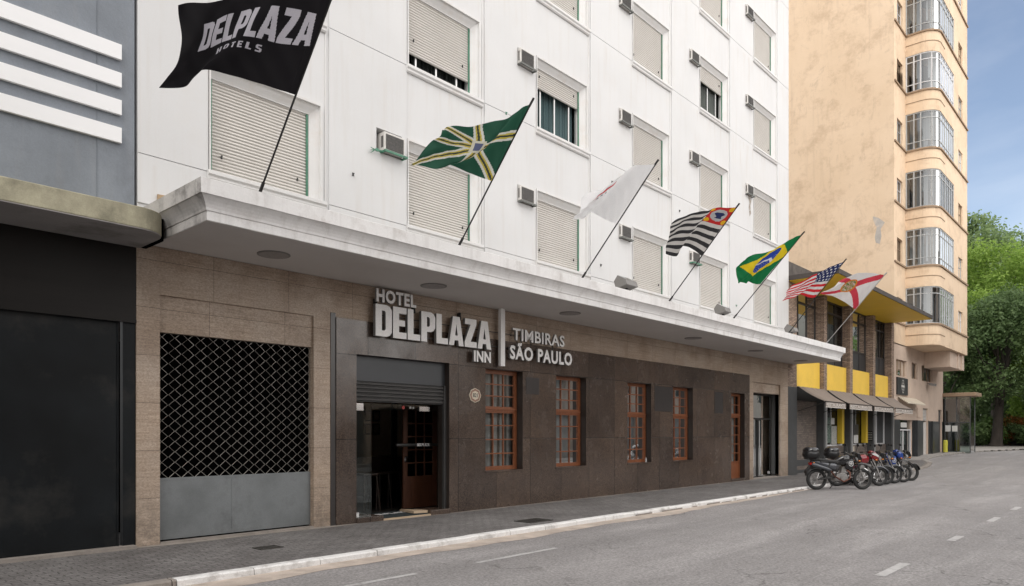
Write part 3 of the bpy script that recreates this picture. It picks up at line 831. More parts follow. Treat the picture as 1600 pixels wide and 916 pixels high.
# garage gate with lattice
gt = MB()
rects = (4.262, 6.755); z0g, z1g = .955, 3.065; cols = 26; cw = (rects[1] - rects[0]) / cols; rh = .152; yw = .10
for k in range(cols + 1):
    x = rects[0] + k * cw; pts = []
    nz = int((z1g - z0g) / (rh / 2)) + 1
    for j in range(nz + 1):
        z = min(z0g + j * rh / 2, z1g + .02)
        sx = (cw / 2 - .006) * (1 if (j + k) % 2 else -1)
        pts.append((min(max(x + sx, rects[0]), rects[1]), yw + (.004 if k % 2 else -.004), z))
    gt.tube(pts, .0045, 5, caps=False)
gate = gt.build("lattice_gate", "gate_wire", hotel)
g = MB(); g.box(4.255, 6.76, .085, .105, .06, .955); g.box(4.255, 6.76, .08, .113, .925, .957); g.box(5.36, 5.372, .081, .09, .06, .925)
for k in range(60): xx = 4.28 + k * .0405; g.box(xx, xx + .008, .0795, .086, .085, .093)
g.build("solid_panel", "galv", gate)
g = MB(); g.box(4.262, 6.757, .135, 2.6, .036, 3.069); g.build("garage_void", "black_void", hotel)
g = MB(); g.box(4.25, 6.77, -.01, .3, -.02, .035); g.build("gate_threshold", "kerb_stone", hotel)

# entrance: grey panel, rolled shutter, granite plinths, room behind
e = MB(); e.box(7.62, 9.86, .10, .16, 2.56, 3.02); e.build("entrance_panel", "dark_metal_panel", hotel, bevel=.004)
e = MB()
for k in range(5):
    z = 2.20 + k * .072
    e.prism([(.115, z), (.085, z + .012), (.08, z + .045), (.112, z + .062)], "x", 7.63, 9.80)
e.box(7.63, 9.80, .12, .2, 2.19, 2.56); e.build("rolled_shutter", "slat_metal", hotel)
e = MB(); e.box(9.80, 9.86, .06, .12, 0, 2.56); e.box(7.62, 7.66, .06, .12, 0, 2.56); e.build("shutter_rail", "slat_metal", hotel)
for a_, b_ in ((7.62, 8.20), (9.35, 9.86)): MB().box(a_, b_, -.06, .45, -.02, .10).build("entrance_plinth", "granite", hotel, bevel=.006)
e = MB(); e.box(8.20, 9.35, -.055, -.01, -.02, .035); e.build("wood_threshold", "pale_wood", hotel)
e = MB()
e.box(7.1, 13.2, .31, 4.4, .0, .02)                                                       # floor
fl = e.build("lobby_floor", "dark_floor", hotel)
e = MB(); e.quad((7.1, .31, 3.1), (13.2, .31, 3.1), (13.2, 4.4, 3.1), (7.1, 4.4, 3.1)); e.quad((7.1, .31, 0), (7.1, 4.4, 0), (7.1, 4.4, 3.1), (7.1, .31, 3.1)); e.quad((10.75, .31, 0), (10.75, 2.2, 0), (10.75, 2.2, 3.1), (10.75, .31, 3.1)); e.quad((13.2, .3, 0), (13.2, 4.4, 0), (13.2, 4.4, 3.1), (13.2, .3, 3.1))
e.quad((9.86, .31, 0), (13.2, .32, 0), (13.2, .32, 3.1), (9.86, .31, 3.1)); e.quad((7.1, .31, 0), (7.62, .31, 0), (7.62, .31, 3.1), (7.1, .31, 3.1)); e.quad((7.1, .31, 3.02), (13.2, .31, 3.02), (13.2, .31, 3.1), (7.1, .31, 3.1)); e.quad((7.1, 4.4, 0), (13.2, 4.4, 0), (13.2, 4.4, 1.0), (7.1, 4.4, 1.0))
e.build("lobby_wall", "lobby_wall", hotel)
e = MB(); e.box(7.1, 12.55, 4.36, 4.41, 1.0, 2.45); e.build("lobby_warm_wall", "warm_wall", hotel)
e = MB(); e.box(11.85, 11.98, 4.28, 4.36, 0, 2.6); e.box(7.1, 12.6, 4.3, 4.36, 2.42, 2.6); e.build("lobby_beam", "dark_room", hotel)
# frameless glass entrance
e = MB(); e.box(7.66, 8.19, .30, .31, .10, 2.17); e.box(8.20, 9.80, .30, .31, 2.06, 2.17)
gd = e.build("glass_screen", "glass_door", hotel)
for q_ in ((7.72, 8.0, .285, .325, 2.03, 2.165), (9.35, 9.62, .285, .325, 2.05, 2.14), (7.66, 7.9, .285, .325, .10, .16)): MB().box(*q_).build("patch_fitting", "chrome", gd)
e = MB(); e.disc((8.95, 0, 2.115), .035, .296, .299); e.build("red_sticker", "red_sticker", gd)
e = MB(); e.box(9.10, 9.15, .296, .299, 2.095, 2.135); e.box(9.18, 9.22, .296, .299, 2.095, 2.13); e.build("small_sticker", "paper", gd)
# glass door leaf standing open into the lobby

# inner wooden door, closed leaf
e = MB(); x0, x1, yy = 9.44, 10.36, .90; z0, z1 = .06, 2.20
e.box(x0, x0 + .11, yy, yy + .045, z0, z1); e.box(x1 - .11, x1, yy, yy + .045, z0, z1); e.box(x0 + .11, x1 - .11, yy, yy + .045, z0, .72); e.box(x0 + .11, x1 - .11, yy, yy + .045, z1 - .11, z1)
for k in (1, 2): xx = x0 + .11 + (x1 - x0 - .22) * k / 3; e.box(xx - .014, xx + .014, yy + .005, yy + .04, .72, z1 - .11)
for k in range(1, 5): zz = .72 + (z1 - .11 - .72) * k / 5; e.box(x0 + .11, x1 - .11, yy + .004, yy + .041, zz - .014, zz + .014)
e.box(x0 + .2, x1 - .2, yy - .008, yy, .18, .6)
e.box(10.45, 10.56, .7, .95, .02, 2.25)
wdr = e.build("inner_wooden_door", "wood_dark", hotel)
e = MB(); e.quad((x0 + .11, yy + .02, .72), (x1 - .11, yy + .02, .72), (x1 - .11, yy + .02, z1 - .11), (x0 + .11, yy + .02, z1 - .11)); e.build("pane", "glass_dark", wdr)
e = MB(); e.box(x0 + .02, x0 + .11, yy - .02, yy, 1.02, 1.14); e.tube([(x0 + .04, yy - .05, 1.10), (x0 + .13, yy - .05, 1.10)], .01); e.box(x0 + .03, x0 + .05, yy - .06, yy, 1.04, 1.10); e.build("lock_handle", "chrome", wdr)
e = MB(); e.tube([(9.1, .72, 1.37), (10.4, .72, 1.37)], .035, 10); e.build("rail_bar", "black_iron", wdr)
letters_obj(word("DELPLAZA", .33, .06), "rail_lettering", wdr, 9.62, .675, 1.345, .004, ("sign_white",))
# right glazed shop entrance
e = MB(); fx0, fx1, yy = 24.33, 26.68, .34
e.box(fx0, fx0 + .05, yy, yy + .05, .02, 3.06); e.box(fx1 - .05, fx1, yy, yy + .05, .02, 3.06); e.box(fx0 + .05, fx1 - .05, yy, yy + .05, 2.12, 2.18); e.box(fx0 + .05, fx1 - .05, yy, yy + .05, 3.0, 3.06)
e.box(25.44, 25.50, yy - .01, yy + .05, .03, 2.12); e.box(fx0 + .05, fx1 - .05, yy, yy + .05, .02, .06)
sd = e.build("glazed_entrance", "black_iron", hotel)
e = MB(); e.quad((fx0, yy + .025, .02), (fx1, yy + .025, .02), (fx1, yy + .025, 3.06), (fx0, yy + .025, 3.06)); e.build("pane", "glass_dark", sd)
e = MB(); e.tube([(25.47, yy - .06, .12), (25.47, yy - .06, 2.08)], .022); e.build("pull_bar", "alu", sd)
e = MB(); e.box(26.5, 26.64, yy - .02, yy + .06, .10, .2); e.box(25.9, 26.1, yy - .02, yy + .06, .03, .1); e.build("patch_fitting", "chrome", sd)
e = MB(); e.box(24.3, 26.72, yy + .4, 3, 0, 3.2); e.build("shop_void", "dark_room", hotel)
e = MB(); e.box(24.32, 26.69, -.03, .34, -.02, .02); e.build("entrance_step", "kerb_stone", hotel)
# vestiges: plywood patch beside the canopy end, small pipe stubs
e = MB(); e.prism([(4.20, 4.79), (4.20, 5.02), (4.82, 5.05), (4.60, 4.79)], "y", -.05, -.026); e.build("plywood_patch", "plywood", hotel)

# ------------------------------------------------ sign
sign = thing("hotel_sign", "raised white lettering of the hotel name with a vertical bar above the entrance", "sign", (7.96, -.16, 3.04))
SY = -.16
letters_obj(word("DELPLAZA", 3.0, .58, .045), "lettering", sign, 7.94, SY, 3.37, .07)
text_obj("HOTEL", "lettering", sign, 7.96, SY, 3.985, .93, .245, .05, ("sign_white", "sign_side"), .04, 1.12)
text_obj("INN", "lettering", sign, 10.43, SY, 3.09, .50, .23, .05, ("sign_white", "sign_side"), .04, 1.08)
text_obj("TIMBIRAS", "lettering", sign, 11.62, SY, 3.645, 1.82, .27, .05, ("sign_white", "sign_side"), .02, 1.06)
text_obj("S\u00c3O PAULO", "city_name", sign, 11.53, SY, 3.225, 2.20, .375, .05, ("sign_white", "sign_side"), .036, 1.14)
e = MB(); e.box(11.22, 11.35, SY - .02, SY + .06, 3.05, 4.29); e.build("divider_bar", "sign_white", sign, bevel=.005)
e = MB()
for x in (8.0, 8.9, 10.1): e.box(x, x + .02, SY + .06, -.0, 3.9, 4.06)
e.box(8.05, 13.0, SY + .075, SY + .09, 3.76, 3.775); e.box(10.9, 11.9, SY + .075, SY + .09, 3.46, 3.475); e.box(8.3, 10.9, SY + .075, SY + .09, 3.45, 3.465)
for x in (8.4, 9.4, 10.4, 11.7, 12.5, 13.3): e.box(x, x + .02, SY + .075, -.031, 3.44, 3.46); e.box(x, x + .02, SY + .075, 0, 3.76, 3.775)
for x in (11.95, 13.05): e.box(x, x + .02, SY + .05, SY + .065, 3.3, 3.8)
e.build("mounting_rail", "black_iron", sign)

# number plaque
pq = thing("number_plaque", "small scalloped ceramic house number plaque reading 821 on granite beside entrance", "plaque", (10.58, -.04, 2.40))
n = 64
def sc_pts(r, amp): return [(10.58 + (r * .98 + amp * math.cos(8 * a)) * math.cos(a), 2.40 + (r * .86 + amp * math.cos(8 * a)) * math.sin(a)) for a in [2 * math.pi * k / n for k in range(n)]]
e = MB(); e.prism(sc_pts(.168, .006), "y", -.045, -.031); e.build("rim", "plaque_cream", pq)
e = MB(); e.prism(sc_pts(.150, .006), "y", -.0465, -.045); e.build("painted_border", "plaque_brown", pq)
e = MB(); e.prism(sc_pts(.105, .004), "y", -.048, -.0465); e.build("centre", "plaque_cream", pq)
text_obj("821", "number", pq, 10.51, -.050, 2.36, .14, .085, .002, ("black_plastic",), .02)

# air conditioners
def ac_unit(x, z, label, green=False):
    t = thing("air_conditioner", label, "air conditioner", (x, 0, z), 0, "window air conditioners on the hotel facade")
    d = -.10 if not green else -.13
    e = MB(); e.box(x, x + AW, d, .14, z + .02, z + AH); e.build("casing", "ac_case", t, bevel=.01)
    e = MB(); e.box(x + .035, x + AW - .035, d - .006, d + .002, z + .05, z + AH - .035)
    for k in range(14): zz = z + .06 + k * .019; e.box(x + .04, x + AW - .04, d - .014, d - .006, zz, zz + .006)
    e.build("grille", "ac_grille", t)
    e = MB(); e.box(x + .0, x + .012, d - .002, .0, z - .01, z + .02); e.box(x - .02, x + AW + .03, d - .05, d - .02, z - .02, z + .018); e.box(x - .02, x + .015, d - .02, 0, z - .02, z + .01); e.box(x + AW - .005, x + AW + .03, d - .02, 0, z - .02, z + .01)
    e.build("bracket", "green_steel" if green else "ac_bracket", t)
    e = MB(); e.box(x - .003, x - .0005, d + .03, -.035, z + .08, z + AH - .07); e.build("side_vent", "ac_grille", t)
    return t
floor_n = ["first", "second", "third", "fourth"]; coln = ["first", "second", "third", "fourth", "fifth", "sixth"]
special = {(1, 0): "rusty window air conditioner with green bracket and torn netting, nearest to the black flag",
           (4, 0): "grey window air conditioner half hidden behind the black and white striped flag"}
for (i, j), (ax, az) in zip(aclist, acpos):
    lab = special.get((i, j), "grey boxed air conditioner left of the %s shutter column, %s row above the canopy" % (coln[i], floor_n[j]))
    ac_unit(ax, az, lab, (i, j) in ((1, 0), (4, 0)))
nt_ = MB(); ax, az = acpos[0]
for k in range(3): nt_.tube([(ax - .02, -.1, az - .0 - k * .012), (ax - .14, -.09, az - .03 + .02 * k), (ax - .27, -.08, az - .05 - .05 * (k - 1))], [.012, .016, .005], 5)
tag(nt_.build("torn_netting", "green_steel"), "torn green netting strands hanging left of the rusty air conditioner", "netting")

hk = random.Random(12)
for hx_, hz_ in ((6.05, 8.25), (11.55, 8.6), (11.2, 7.9), (15.6, 8.15), (7.55, 6.2), (15.1, 5.9), (19.1, 8.2), (22.9, 5.9), (26.8, 5.4), (26.9, 8.3)):
    m_ = MB(); m_.tube([(hx_, 0, hz_), (hx_, -.06, hz_ + .01), (hx_ - .05, -.07, hz_ - .05)], .008, 5); m_.box(hx_ - .02, hx_ + .02, -.028, -.0, hz_ - .03, hz_ + .03); m_.build("wall_hook", "black_iron" if hk.random() < .6 else "green_steel", hotel)
pp = MB(); pp.prism([(23.80, 9.95), (24.02, 9.98), (24.10, 9.72), (24.02, 9.5), (24.08, 9.25), (23.96, 9.12), (23.88, 9.4), (23.92, 9.62), (23.82, 9.76)], "y", -.0255, -.0225); pp.build("peeled_patch", "peeled", hotel)
# floodlights on canopy
def floodlight(x, y, label, s=1., kind=0):
    t = thing("floodlight", label, "floodlight", (x, y, 4.79), 0, "floodlights standing on the canopy")
    w = .40 * s
    e = MB()
    e.prism([(y + .14, 4.86), (y + .20, 5.04), (y + .10, 5.17), (y - .12, 5.05), (y - .16, 4.93)], "x", x - w / 2, x + w / 2); e.build("housing", "lamp_housing", t, bevel=.01, world=True)
    e = MB(); e.quad((x - w / 2 + .02, y - .124, 5.052), (x + w / 2 - .02, y - .124, 5.052), (x + w / 2 - .02, y + .09, 5.168), (x - w / 2 + .02, y + .09, 5.168)); e.build("glass", "glass_dark", t)
    e = MB(); e.box(x - .03, x + .03, y - .02, y + .02, 4.785, 4.92); e.build("bracket", "black_iron", t)
floodlight(13.80, -1.66, "wide square floodlight on canopy between the white flag and the fourth shutter", 1.15)
floodlight(18.55, -1.68, "grey floodlight on canopy left of the brazilian flagpole base", .85)
floodlight(23.5, -1.66, "round backed floodlight at the right end of canopy near the striped flagpole", .8)
fl = thing("doormat", "dark green rubber doormat lettered DELPLAZA in the entrance", "doormat", (8.8, .1, .02))
e = MB(); e.prism([(8.22, -.0), (9.33, -.0), (9.33, .75), (8.22, .75)], "z", .035, .05); e.build("mat", "mat_rubber", fl)
cu_l = word("DELPLAZA", .95, .16)
o = letters_obj(cu_l, "mat_lettering", fl, 0, 0, 0, .002, ("sign_white",))
o.rotation_euler = (R(-90), 0, 0); ORGv = ORG[fl.name]
o.data.transform(Matrix.Translation(ORGv)); o.location = (8.30 - ORGv.x, .42 - ORGv.y, .0525 - ORGv.z)
rp = MB(); rp.prism([(9.05, .10), (9.33, .02), (9.40, .10), (9.12, .62)], "z", .055, .10); tag(rp.build("timber_wedge", "pale_wood"), "pale timber wedge lying by the right side of the entrance doormat", "timber")

# lobby furniture
def stool(x, y, lab):
    t = thing("bar_stool", lab, "bar stool", (x, y, .02), 0, "bar stools in the lobby")
    e = MB(); e.box(x - .18, x + .18, y - .18, y + .18, .74, .79); e.build("seat", "stool_wood", t, bevel=.02)
    for sx in (-1, 1):
        for sy in (-1, 1):
            e = MB(); e.tube([(x + sx * .15, y + sy * .15, .75), (x + sx * .2, y + sy * .2, .02)], .018, 6); e.build("leg", "stool_wood", t)
    e = MB(); e.box(x - .18, x + .18, y + .15, y + .18, .79, 1.12); e.build("backrest", "stool_wood", t, bevel=.01)
stool(8.95, 1.5, "dark wooden bar stool nearest the glass screen inside the entrance")
stool(9.45, 1.75, "dark wooden bar stool in the middle of the lobby row")
stool(9.95, 2.0, "dark wooden bar stool closest to the inner wooden door")
k = 0
for x in (10.98, 11.24):
    for z, lab in ((1.92, "upper"), (1.58, "lower")):
        t = thing("picture_frame", "small dark framed picture in the lobby grid, %s %s one" % (lab, "left" if x < 11.1 else "right"), "picture", (x, 4.3, z), 0, "framed pictures on the lobby wall")
        e = MB(); e.box(x, x + .21, 4.32, 4.355, z, z + .28); e.build("frame", "black_iron", t)
        e = MB(); e.box(x + .03, x + .18, 4.315, 4.32, z + .03, z + .25); e.build("print", "picture_paper", t)
bt = thing("hand_gel_bottle", "tiny clear pump bottle on the sill of the third wooden window", "bottle", (17.38, .05, .815))
e = MB(); e.tube([(17.38, .05, .81), (17.38, .05, .90), (17.38, .05, .92)], [.022, .022, .009], 12); e.build("body", "lens", bt)
e = MB(); e.tube([(17.38, .05, .92), (17.38, .05, .95), (17.35, .04, .95)], .006, 6); e.build("pump", "paper", bt)

# ================================================================== FLAGS
NETS = {"f1":[[[3.261,-2.441,5.44],[3.512,-2.527,5.538],[3.689,-2.65,5.677],[4.039,-2.708,5.742],[4.387,-2.732,5.77],[4.79,-2.744,5.784]],[[3.346,-2.621,5.644],[3.558,-2.699,5.733],[3.786,-2.836,5.888],[4.058,-2.898,5.958],[4.391,-2.945,6.011],[4.79,-3.017,6.093]],[[3.366,-2.818,5.868],[3.559,-2.903,5.964],[3.765,-3.029,6.107],[4.052,-3.128,6.219],[4.409,-3.198,6.298],[4.783,-3.276,6.387]],[[3.272,-3.009,6.084],[3.504,-3.129,6.22],[3.77,-3.268,6.378],[4.058,-3.398,6.526],[4.388,-3.506,6.647],[4.779,-3.536,6.681]]],"f2":[[[6.82,-2.495,5.536],[7.096,-2.547,5.599],[7.353,-2.603,5.665],[7.661,-2.615,5.678],[8.018,-2.619,5.683],[8.393,-2.623,5.689]],[[6.979,-2.682,5.758],[7.239,-2.701,5.781],[7.53,-2.739,5.826],[7.821,-2.789,5.886],[8.122,-2.842,5.948],[8.402,-2.911,6.03]],[[7.108,-2.817,5.919],[7.387,-2.849,5.957],[7.676,-2.908,6.027],[7.924,-3.006,6.144],[8.141,-3.099,6.254],[8.399,-3.187,6.358]],[[6.94,-2.921,6.043],[7.275,-2.968,6.098],[7.636,-3.045,6.189],[7.921,-3.184,6.356],[8.154,-3.327,6.525],[8.396,-3.454,6.676]]],"f3":[[[10.667,-2.5,5.617],[10.916,-2.597,5.701],[11.151,-2.663,5.752],[11.376,-2.681,5.75],[11.601,-2.688,5.736],[11.821,-2.703,5.731]],[[10.691,-2.587,5.712],[10.89,-2.734,5.858],[11.106,-2.842,5.958],[11.349,-2.921,6.023],[11.578,-2.97,6.055],[11.843,-2.999,6.062]],[[10.738,-2.67,5.8],[10.892,-2.85,5.988],[11.046,-2.986,6.126],[11.253,-3.102,6.235],[11.548,-3.205,6.322],[11.848,-3.284,6.381]],[[10.779,-2.786,5.927],[10.923,-2.972,6.122],[11.075,-3.151,6.308],[11.246,-3.318,6.478],[11.534,-3.439,6.586],[11.879,-3.559,6.687]]],"f4":[[[14.308,-2.362,5.646],[14.552,-2.466,5.688],[14.646,-2.591,5.8],[14.807,-2.664,5.833],[15.044,-2.697,5.799],[15.325,-2.711,5.73]],[[14.178,-2.502,5.84],[14.388,-2.671,5.965],[14.612,-2.801,6.044],[14.84,-2.901,6.086],[15.069,-2.956,6.079],[15.314,-3.005,6.061]],[[14.063,-2.632,6.019],[14.224,-2.825,6.185],[14.483,-2.98,6.281],[14.747,-3.106,6.342],[15.046,-3.202,6.36],[15.316,-3.286,6.373]],[[14.027,-2.747,6.158],[14.154,-2.957,6.354],[14.392,-3.136,6.482],[14.691,-3.288,6.562],[15.031,-3.424,6.612],[15.335,-3.567,6.681]]],"f5":[[[17.873,-2.368,5.584],[18.044,-2.43,5.602],[18.25,-2.478,5.593],[18.419,-2.525,5.596],[18.59,-2.574,5.598],[18.767,-2.638,5.617]],[[17.75,-2.46,5.717],[17.986,-2.562,5.758],[18.174,-2.686,5.837],[18.363,-2.812,5.916],[18.566,-2.916,5.968],[18.789,-3.013,6.008]],[[17.654,-2.575,5.866],[17.905,-2.736,5.966],[18.142,-2.907,6.08],[18.342,-3.078,6.204],[18.556,-3.227,6.302],[18.806,-3.363,6.376]],[[17.6,-2.702,6.017],[17.833,-2.871,6.13],[18.043,-3.085,6.297],[18.313,-3.308,6.457],[18.562,-3.524,6.616],[18.826,-3.72,6.749]]],"f6":[[[21.773,-2.029,5.638],[21.966,-2.267,5.79],[22.13,-2.398,5.836],[22.333,-2.497,5.813],[22.519,-2.584,5.788],[22.676,-2.683,5.798]],[[21.774,-2.146,5.779],[21.976,-2.36,5.897],[22.168,-2.539,5.979],[22.342,-2.705,6.06],[22.526,-2.85,6.107],[22.705,-2.978,6.136]],[[21.775,-2.204,5.849],[21.933,-2.434,6.016],[22.14,-2.664,6.151],[22.36,-2.889,6.27],[22.542,-3.09,6.386],[22.715,-3.256,6.467]],[[21.761,-2.268,5.936],[21.872,-2.495,6.134],[22.025,-2.762,6.351],[22.249,-3.003,6.486],[22.492,-3.256,6.623],[22.739,-3.526,6.777]]],"f7":[[[24.931,-2.054,6.323],[25.186,-2.26,6.268],[25.424,-2.431,6.193],[25.662,-2.583,6.098],[25.911,-2.712,5.964],[26.134,-2.83,5.848]],[[24.993,-2.22,6.44],[25.238,-2.45,6.423],[25.465,-2.645,6.387],[25.692,-2.841,6.352],[25.903,-3.001,6.296],[26.126,-3.139,6.201]],[[25.089,-2.437,6.575],[25.268,-2.687,6.653],[25.455,-2.893,6.674],[25.671,-3.111,6.677],[25.882,-3.29,6.642],[26.118,-3.443,6.549]],[[25.171,-2.657,6.728],[25.253,-2.874,6.88],[25.428,-3.102,6.938],[25.657,-3.334,6.941],[25.884,-3.547,6.925],[26.11,-3.742,6.891]]]}
def cr(p, t):
    n = len(p) - 1; x = min(max(t, 0), 1) * n; i = min(int(x), n - 1); f = x - i
    P = lambda k: p[k] if 0 <= k <= n else (2 * p[0] - p[1] if k < 0 else 2 * p[n] - p[n - 1])
    a, b, c, d = P(i - 1), P(i), P(i + 1), P(i + 2)
    return .5 * ((2 * b) + (c - a) * f + (2 * a - 5 * b + 4 * c - d) * f * f + (3 * b - a - 3 * c + d) * f * f * f)
def flag(key, label, polelab, design, nu, nv, wav, pole_mat="black_iron"):
    net = np.array(NETS[key], float)
    xb = float((net[0, -1, 0] + net[3, -1, 0]) / 2)
    base = Vector((xb, -1.85, 4.77))
    p0 = Vector(net[0, -1]); p1 = Vector(net[3, -1])
    d = (p1 - base).normalized(); L = (p1 - base).length + .10
    t = thing("flag", label, "flag", tuple(base), 0, "flags on slanted poles along the canopy")
    e = MB(); e.tube([tuple(base - d * .05), tuple(base + d * L)], .013, 8); e.tube([tuple(base - d * .1), tuple(base + d * .16)], .022, 8)
    e.build("pole", pole_mat, t)
    e = MB(); e.tube([tuple(base + d * (L - .16) + Vector((.0, -.01, .02))), tuple(base + d * L)], .019, 6); e.build("finial", pole_mat, t)
    # surface
    us = np.linspace(0, 1, nu + 1); vs = np.linspace(0, 1, nv + 1)
    side = Vector((net[1, 0] - net[1, -1])).normalized(); nrm = side.cross(d).normalized()
    if nrm.y > 0: nrm = -nrm
    nn = np.array(nrm); V = np.empty((nv + 1, nu + 1, 3))
    cols = [[cr(net[:, c], v) for v in vs] for c in range(net.shape[1])]
    for j in range(nv + 1):
        row = [cols[c][j] for c in range(net.shape[1])]
        for i in range(nu + 1):
            p = cr(row, us[i]); fl_ = 1 - us[i]
            disp = wav[0] * min(1, fl_ * 2.2) * math.sin(wav[1] * (fl_ + wav[2] * vs[j]) * 2 * math.pi + wav[3])
            disp += .6 * wav[0] * fl_ * math.sin(5.1 * fl_ * 2 * math.pi * .5 + 7 * vs[j] + wav[3] * 2)
            disp += .006 * math.sin(38 * us[i] + 20 * vs[j]) * (fl_ > .05)
            V[j, i] = p + nn * disp
    V -= np.array(base)
    me = bpy.data.meshes.new("cloth")
    idx = np.arange((nv + 1) * (nu + 1)).reshape(nv + 1, nu + 1)
    F = np.stack([idx[:-1, :-1], idx[:-1, 1:], idx[1:, 1:], idx[1:, :-1]], -1).reshape(-1, 4)
    me.vertices.add(V.size // 3); me.vertices.foreach_set("co", V.ravel())
    me.loops.add(F.size); me.loops.foreach_set("vertex_index", F.ravel().astype(np.int32))
    me.polygons.add(len(F)); me.polygons.foreach_set("loop_start", np.arange(0, F.size, 4, dtype=np.int32)); me.polygons.foreach_set("loop_total", np.full(len(F), 4, dtype=np.int32))
    me.update(); me.validate()
    ca = me.color_attributes.new("design", "FLOAT_COLOR", "CORNER")
    C = np.ones((len(F), 4, 4), np.float32); k = 0
    for j in range(nv):
        for i in range(nu):
            C[k, :, :3] = design((i + .5) / nu, (j + .5) / nv); k += 1
    ca.data.foreach_set("color", C.ravel())
    me.polygons.foreach_set("use_smooth", [True] * len(me.polygons))
    me.materials.append(MATS["flag_cloth"])
    o = bpy.data.objects.new("cloth", me); COL.objects.link(o); o.parent = t; ORG[o.name] = base
    return t
BK = (.010, .009, .011); GREY = (.52, .50, .55)
wl = [[[(x + .17, y + .50) for x, y in c] for c in L] for L in word("DELPLAZA", .80, .31, .05)]
wh = [[[(x + .34, y + .365) for x, y in c] for c in L] for L in word("HOTELS", .36, .075, .35)]
def d1(u, v):
    if v > .45 and .15 < u < .99 and in_word(u, v, wl): return GREY
    if .35 < v < .46 and in_word(u, v, wh): return GREY
    return BK
def seg(x, y, ax, ay, bx, by):
    dx, dy = bx - ax, by - ay; t = max(0, min(1, ((x - ax) * dx + (y - ay) * dy) / (dx * dx + dy * dy)))
    return math.hypot(x - ax - t * dx, y - ay - t * dy)
def d2(u, v):
    x, y = u * 1.45, v; cx, cy = .68, .58
    if abs(x - cx) < .09 and abs(y - cy) < .10: return (.62, .60, .50) if (abs(x - cx) > .05 or abs(y - cy) > .06) else (.10, .12, .22)
    r = min(seg(x, y, cx, cy, 1.46, .60), seg(x, y, cx, cy, 1.42, .02), seg(x, y, cx, cy, .66, -.05), seg(x, y, cx, cy, .0, .0), seg(x, y, cx, cy, -.1, .62), seg(x, y, cx, cy, .05, 1.05), seg(x, y, cx, cy, .62, 1.05))
    if r < .014: return (.05, .06, .05)
    if r < .034: return (.56, .46, .08)
    if r < .066: return (.68, .68, .64)
    return (.020, .088, .055)
def d3(u, v):
    x, y = u * 1.4, v; r = math.hypot(x - .60, (y - .98) * 1.1)
    s = seg(x, y, .24, .62, .66, .84)
    if s < .034: return (.55, .02, .03)
    if seg(x, y, .30, .55, .70, .76) < .018 and math.sin(x * 75) > .2: return (.18, .18, .20)
    return (.88, .88, .89)
def d4(u, v):
    if u > .60 and v > .615:
        x = (u - .80) / .20; y = (v - .81) / .19
        if (x * 1.0) ** 2 + (y * .9) ** 2 < .40:
            return (.02, .03, .10) if (abs(x - .05) < .30 + .1 * math.sin(y * 9) and abs(y) < .36 and x * y < .08) else (.42, .42, .43)
        for sx in (-.78, .78):
            for sy in (-.72, .72):
                if math.hypot(x - sx, y - sy) < .24: return (.68, .40, .02)
        return (.48, .025, .025)
    k = int((1 - v) * 13)
    return (.035, .035, .038) if k % 2 == 0 else (.58, .56, .54)
def d5(u, v):
    x, y = (u - .55) * 1.12, v - .60
    r = math.hypot(x, y)
    if r < .31:
        q = math.hypot(x + .25, y + .72)
        if .76 < q < .82: return (.62, .62, .66)
        if y < .02 and math.sin(x * 95) * math.sin(y * 110) > .86: return (.6, .6, .62)
        return (.02, .055, .33)
    if abs(x) / .56 + abs(y) / .50 < 1: return (.72, .55, .02)
    return (.008, .17, .055)
def d6(u, v):
    if u > .52 and v > .46:
        x = (u - .52) / .48 * 6; y = (v - .46) / .54 * 5
        o = int(y) % 2; fx = (x + .5 * o) % 1 - .5; fy = y % 1 - .5
        return (.62, .62, .64) if math.hypot(fx, fy) < .24 else (.018, .028, .10)
    return (.56, .02, .03) if int((1 - v) * 13) % 2 == 0 else (.66, .64, .64)
def d7(u, v):
    x, y = u * 1.4, v; cx, cy = .60, .52; r = math.hypot(x - cx, y - cy)
    if r < .235:
        if r > .195: return (.60, .20, .02)
        s = math.sin(x * 43 + 3 * math.sin(y * 31)) + math.sin(y * 52 + x * 17)
        return (.10, .20, .05) if s > .9 else (.45, .34, .22) if s > 0 else (.28, .16, .06) if s > -1 else (.5, .46, .42)
    a = min(seg(x, y, 0, 0, 1.4, 1), seg(x, y, 0, 1, 1.4, 0))
    return (.52, .045, .07) if a < .085 else (.68, .66, .66)
flag("f1", "large black flag with white block lettering on the leftmost pole", "", d1, 330, 200, (.075, 1.2, .35, .6))
flag("f2", "dark green flag crossed by white and yellow stripes", "", d2, 170, 120, (.10, 1.3, .5, 1.6))
flag("f3", "plain white flag with a small red arc near its top", "", d3, 130, 90, (.09, 1.2, .4, .4))
flag("f4", "black and white striped flag with a red canton", "", d4, 130, 104, (.08, 1.4, .3, .2))
flag("f5", "green brazilian flag with yellow rhombus and blue disc", "", d5, 130, 100, (.08, 1.1, .4, 2.0))
flag("f6", "stars and stripes flag in red, white and navy", "", d6, 130, 91, (.07, 1.3, .3, 1.0))
flag("f7", "white flag with red saltire and round orange seal on the rightmost pole", "", d7, 130, 90, (.07, 1.0, .4, .3), "alu")
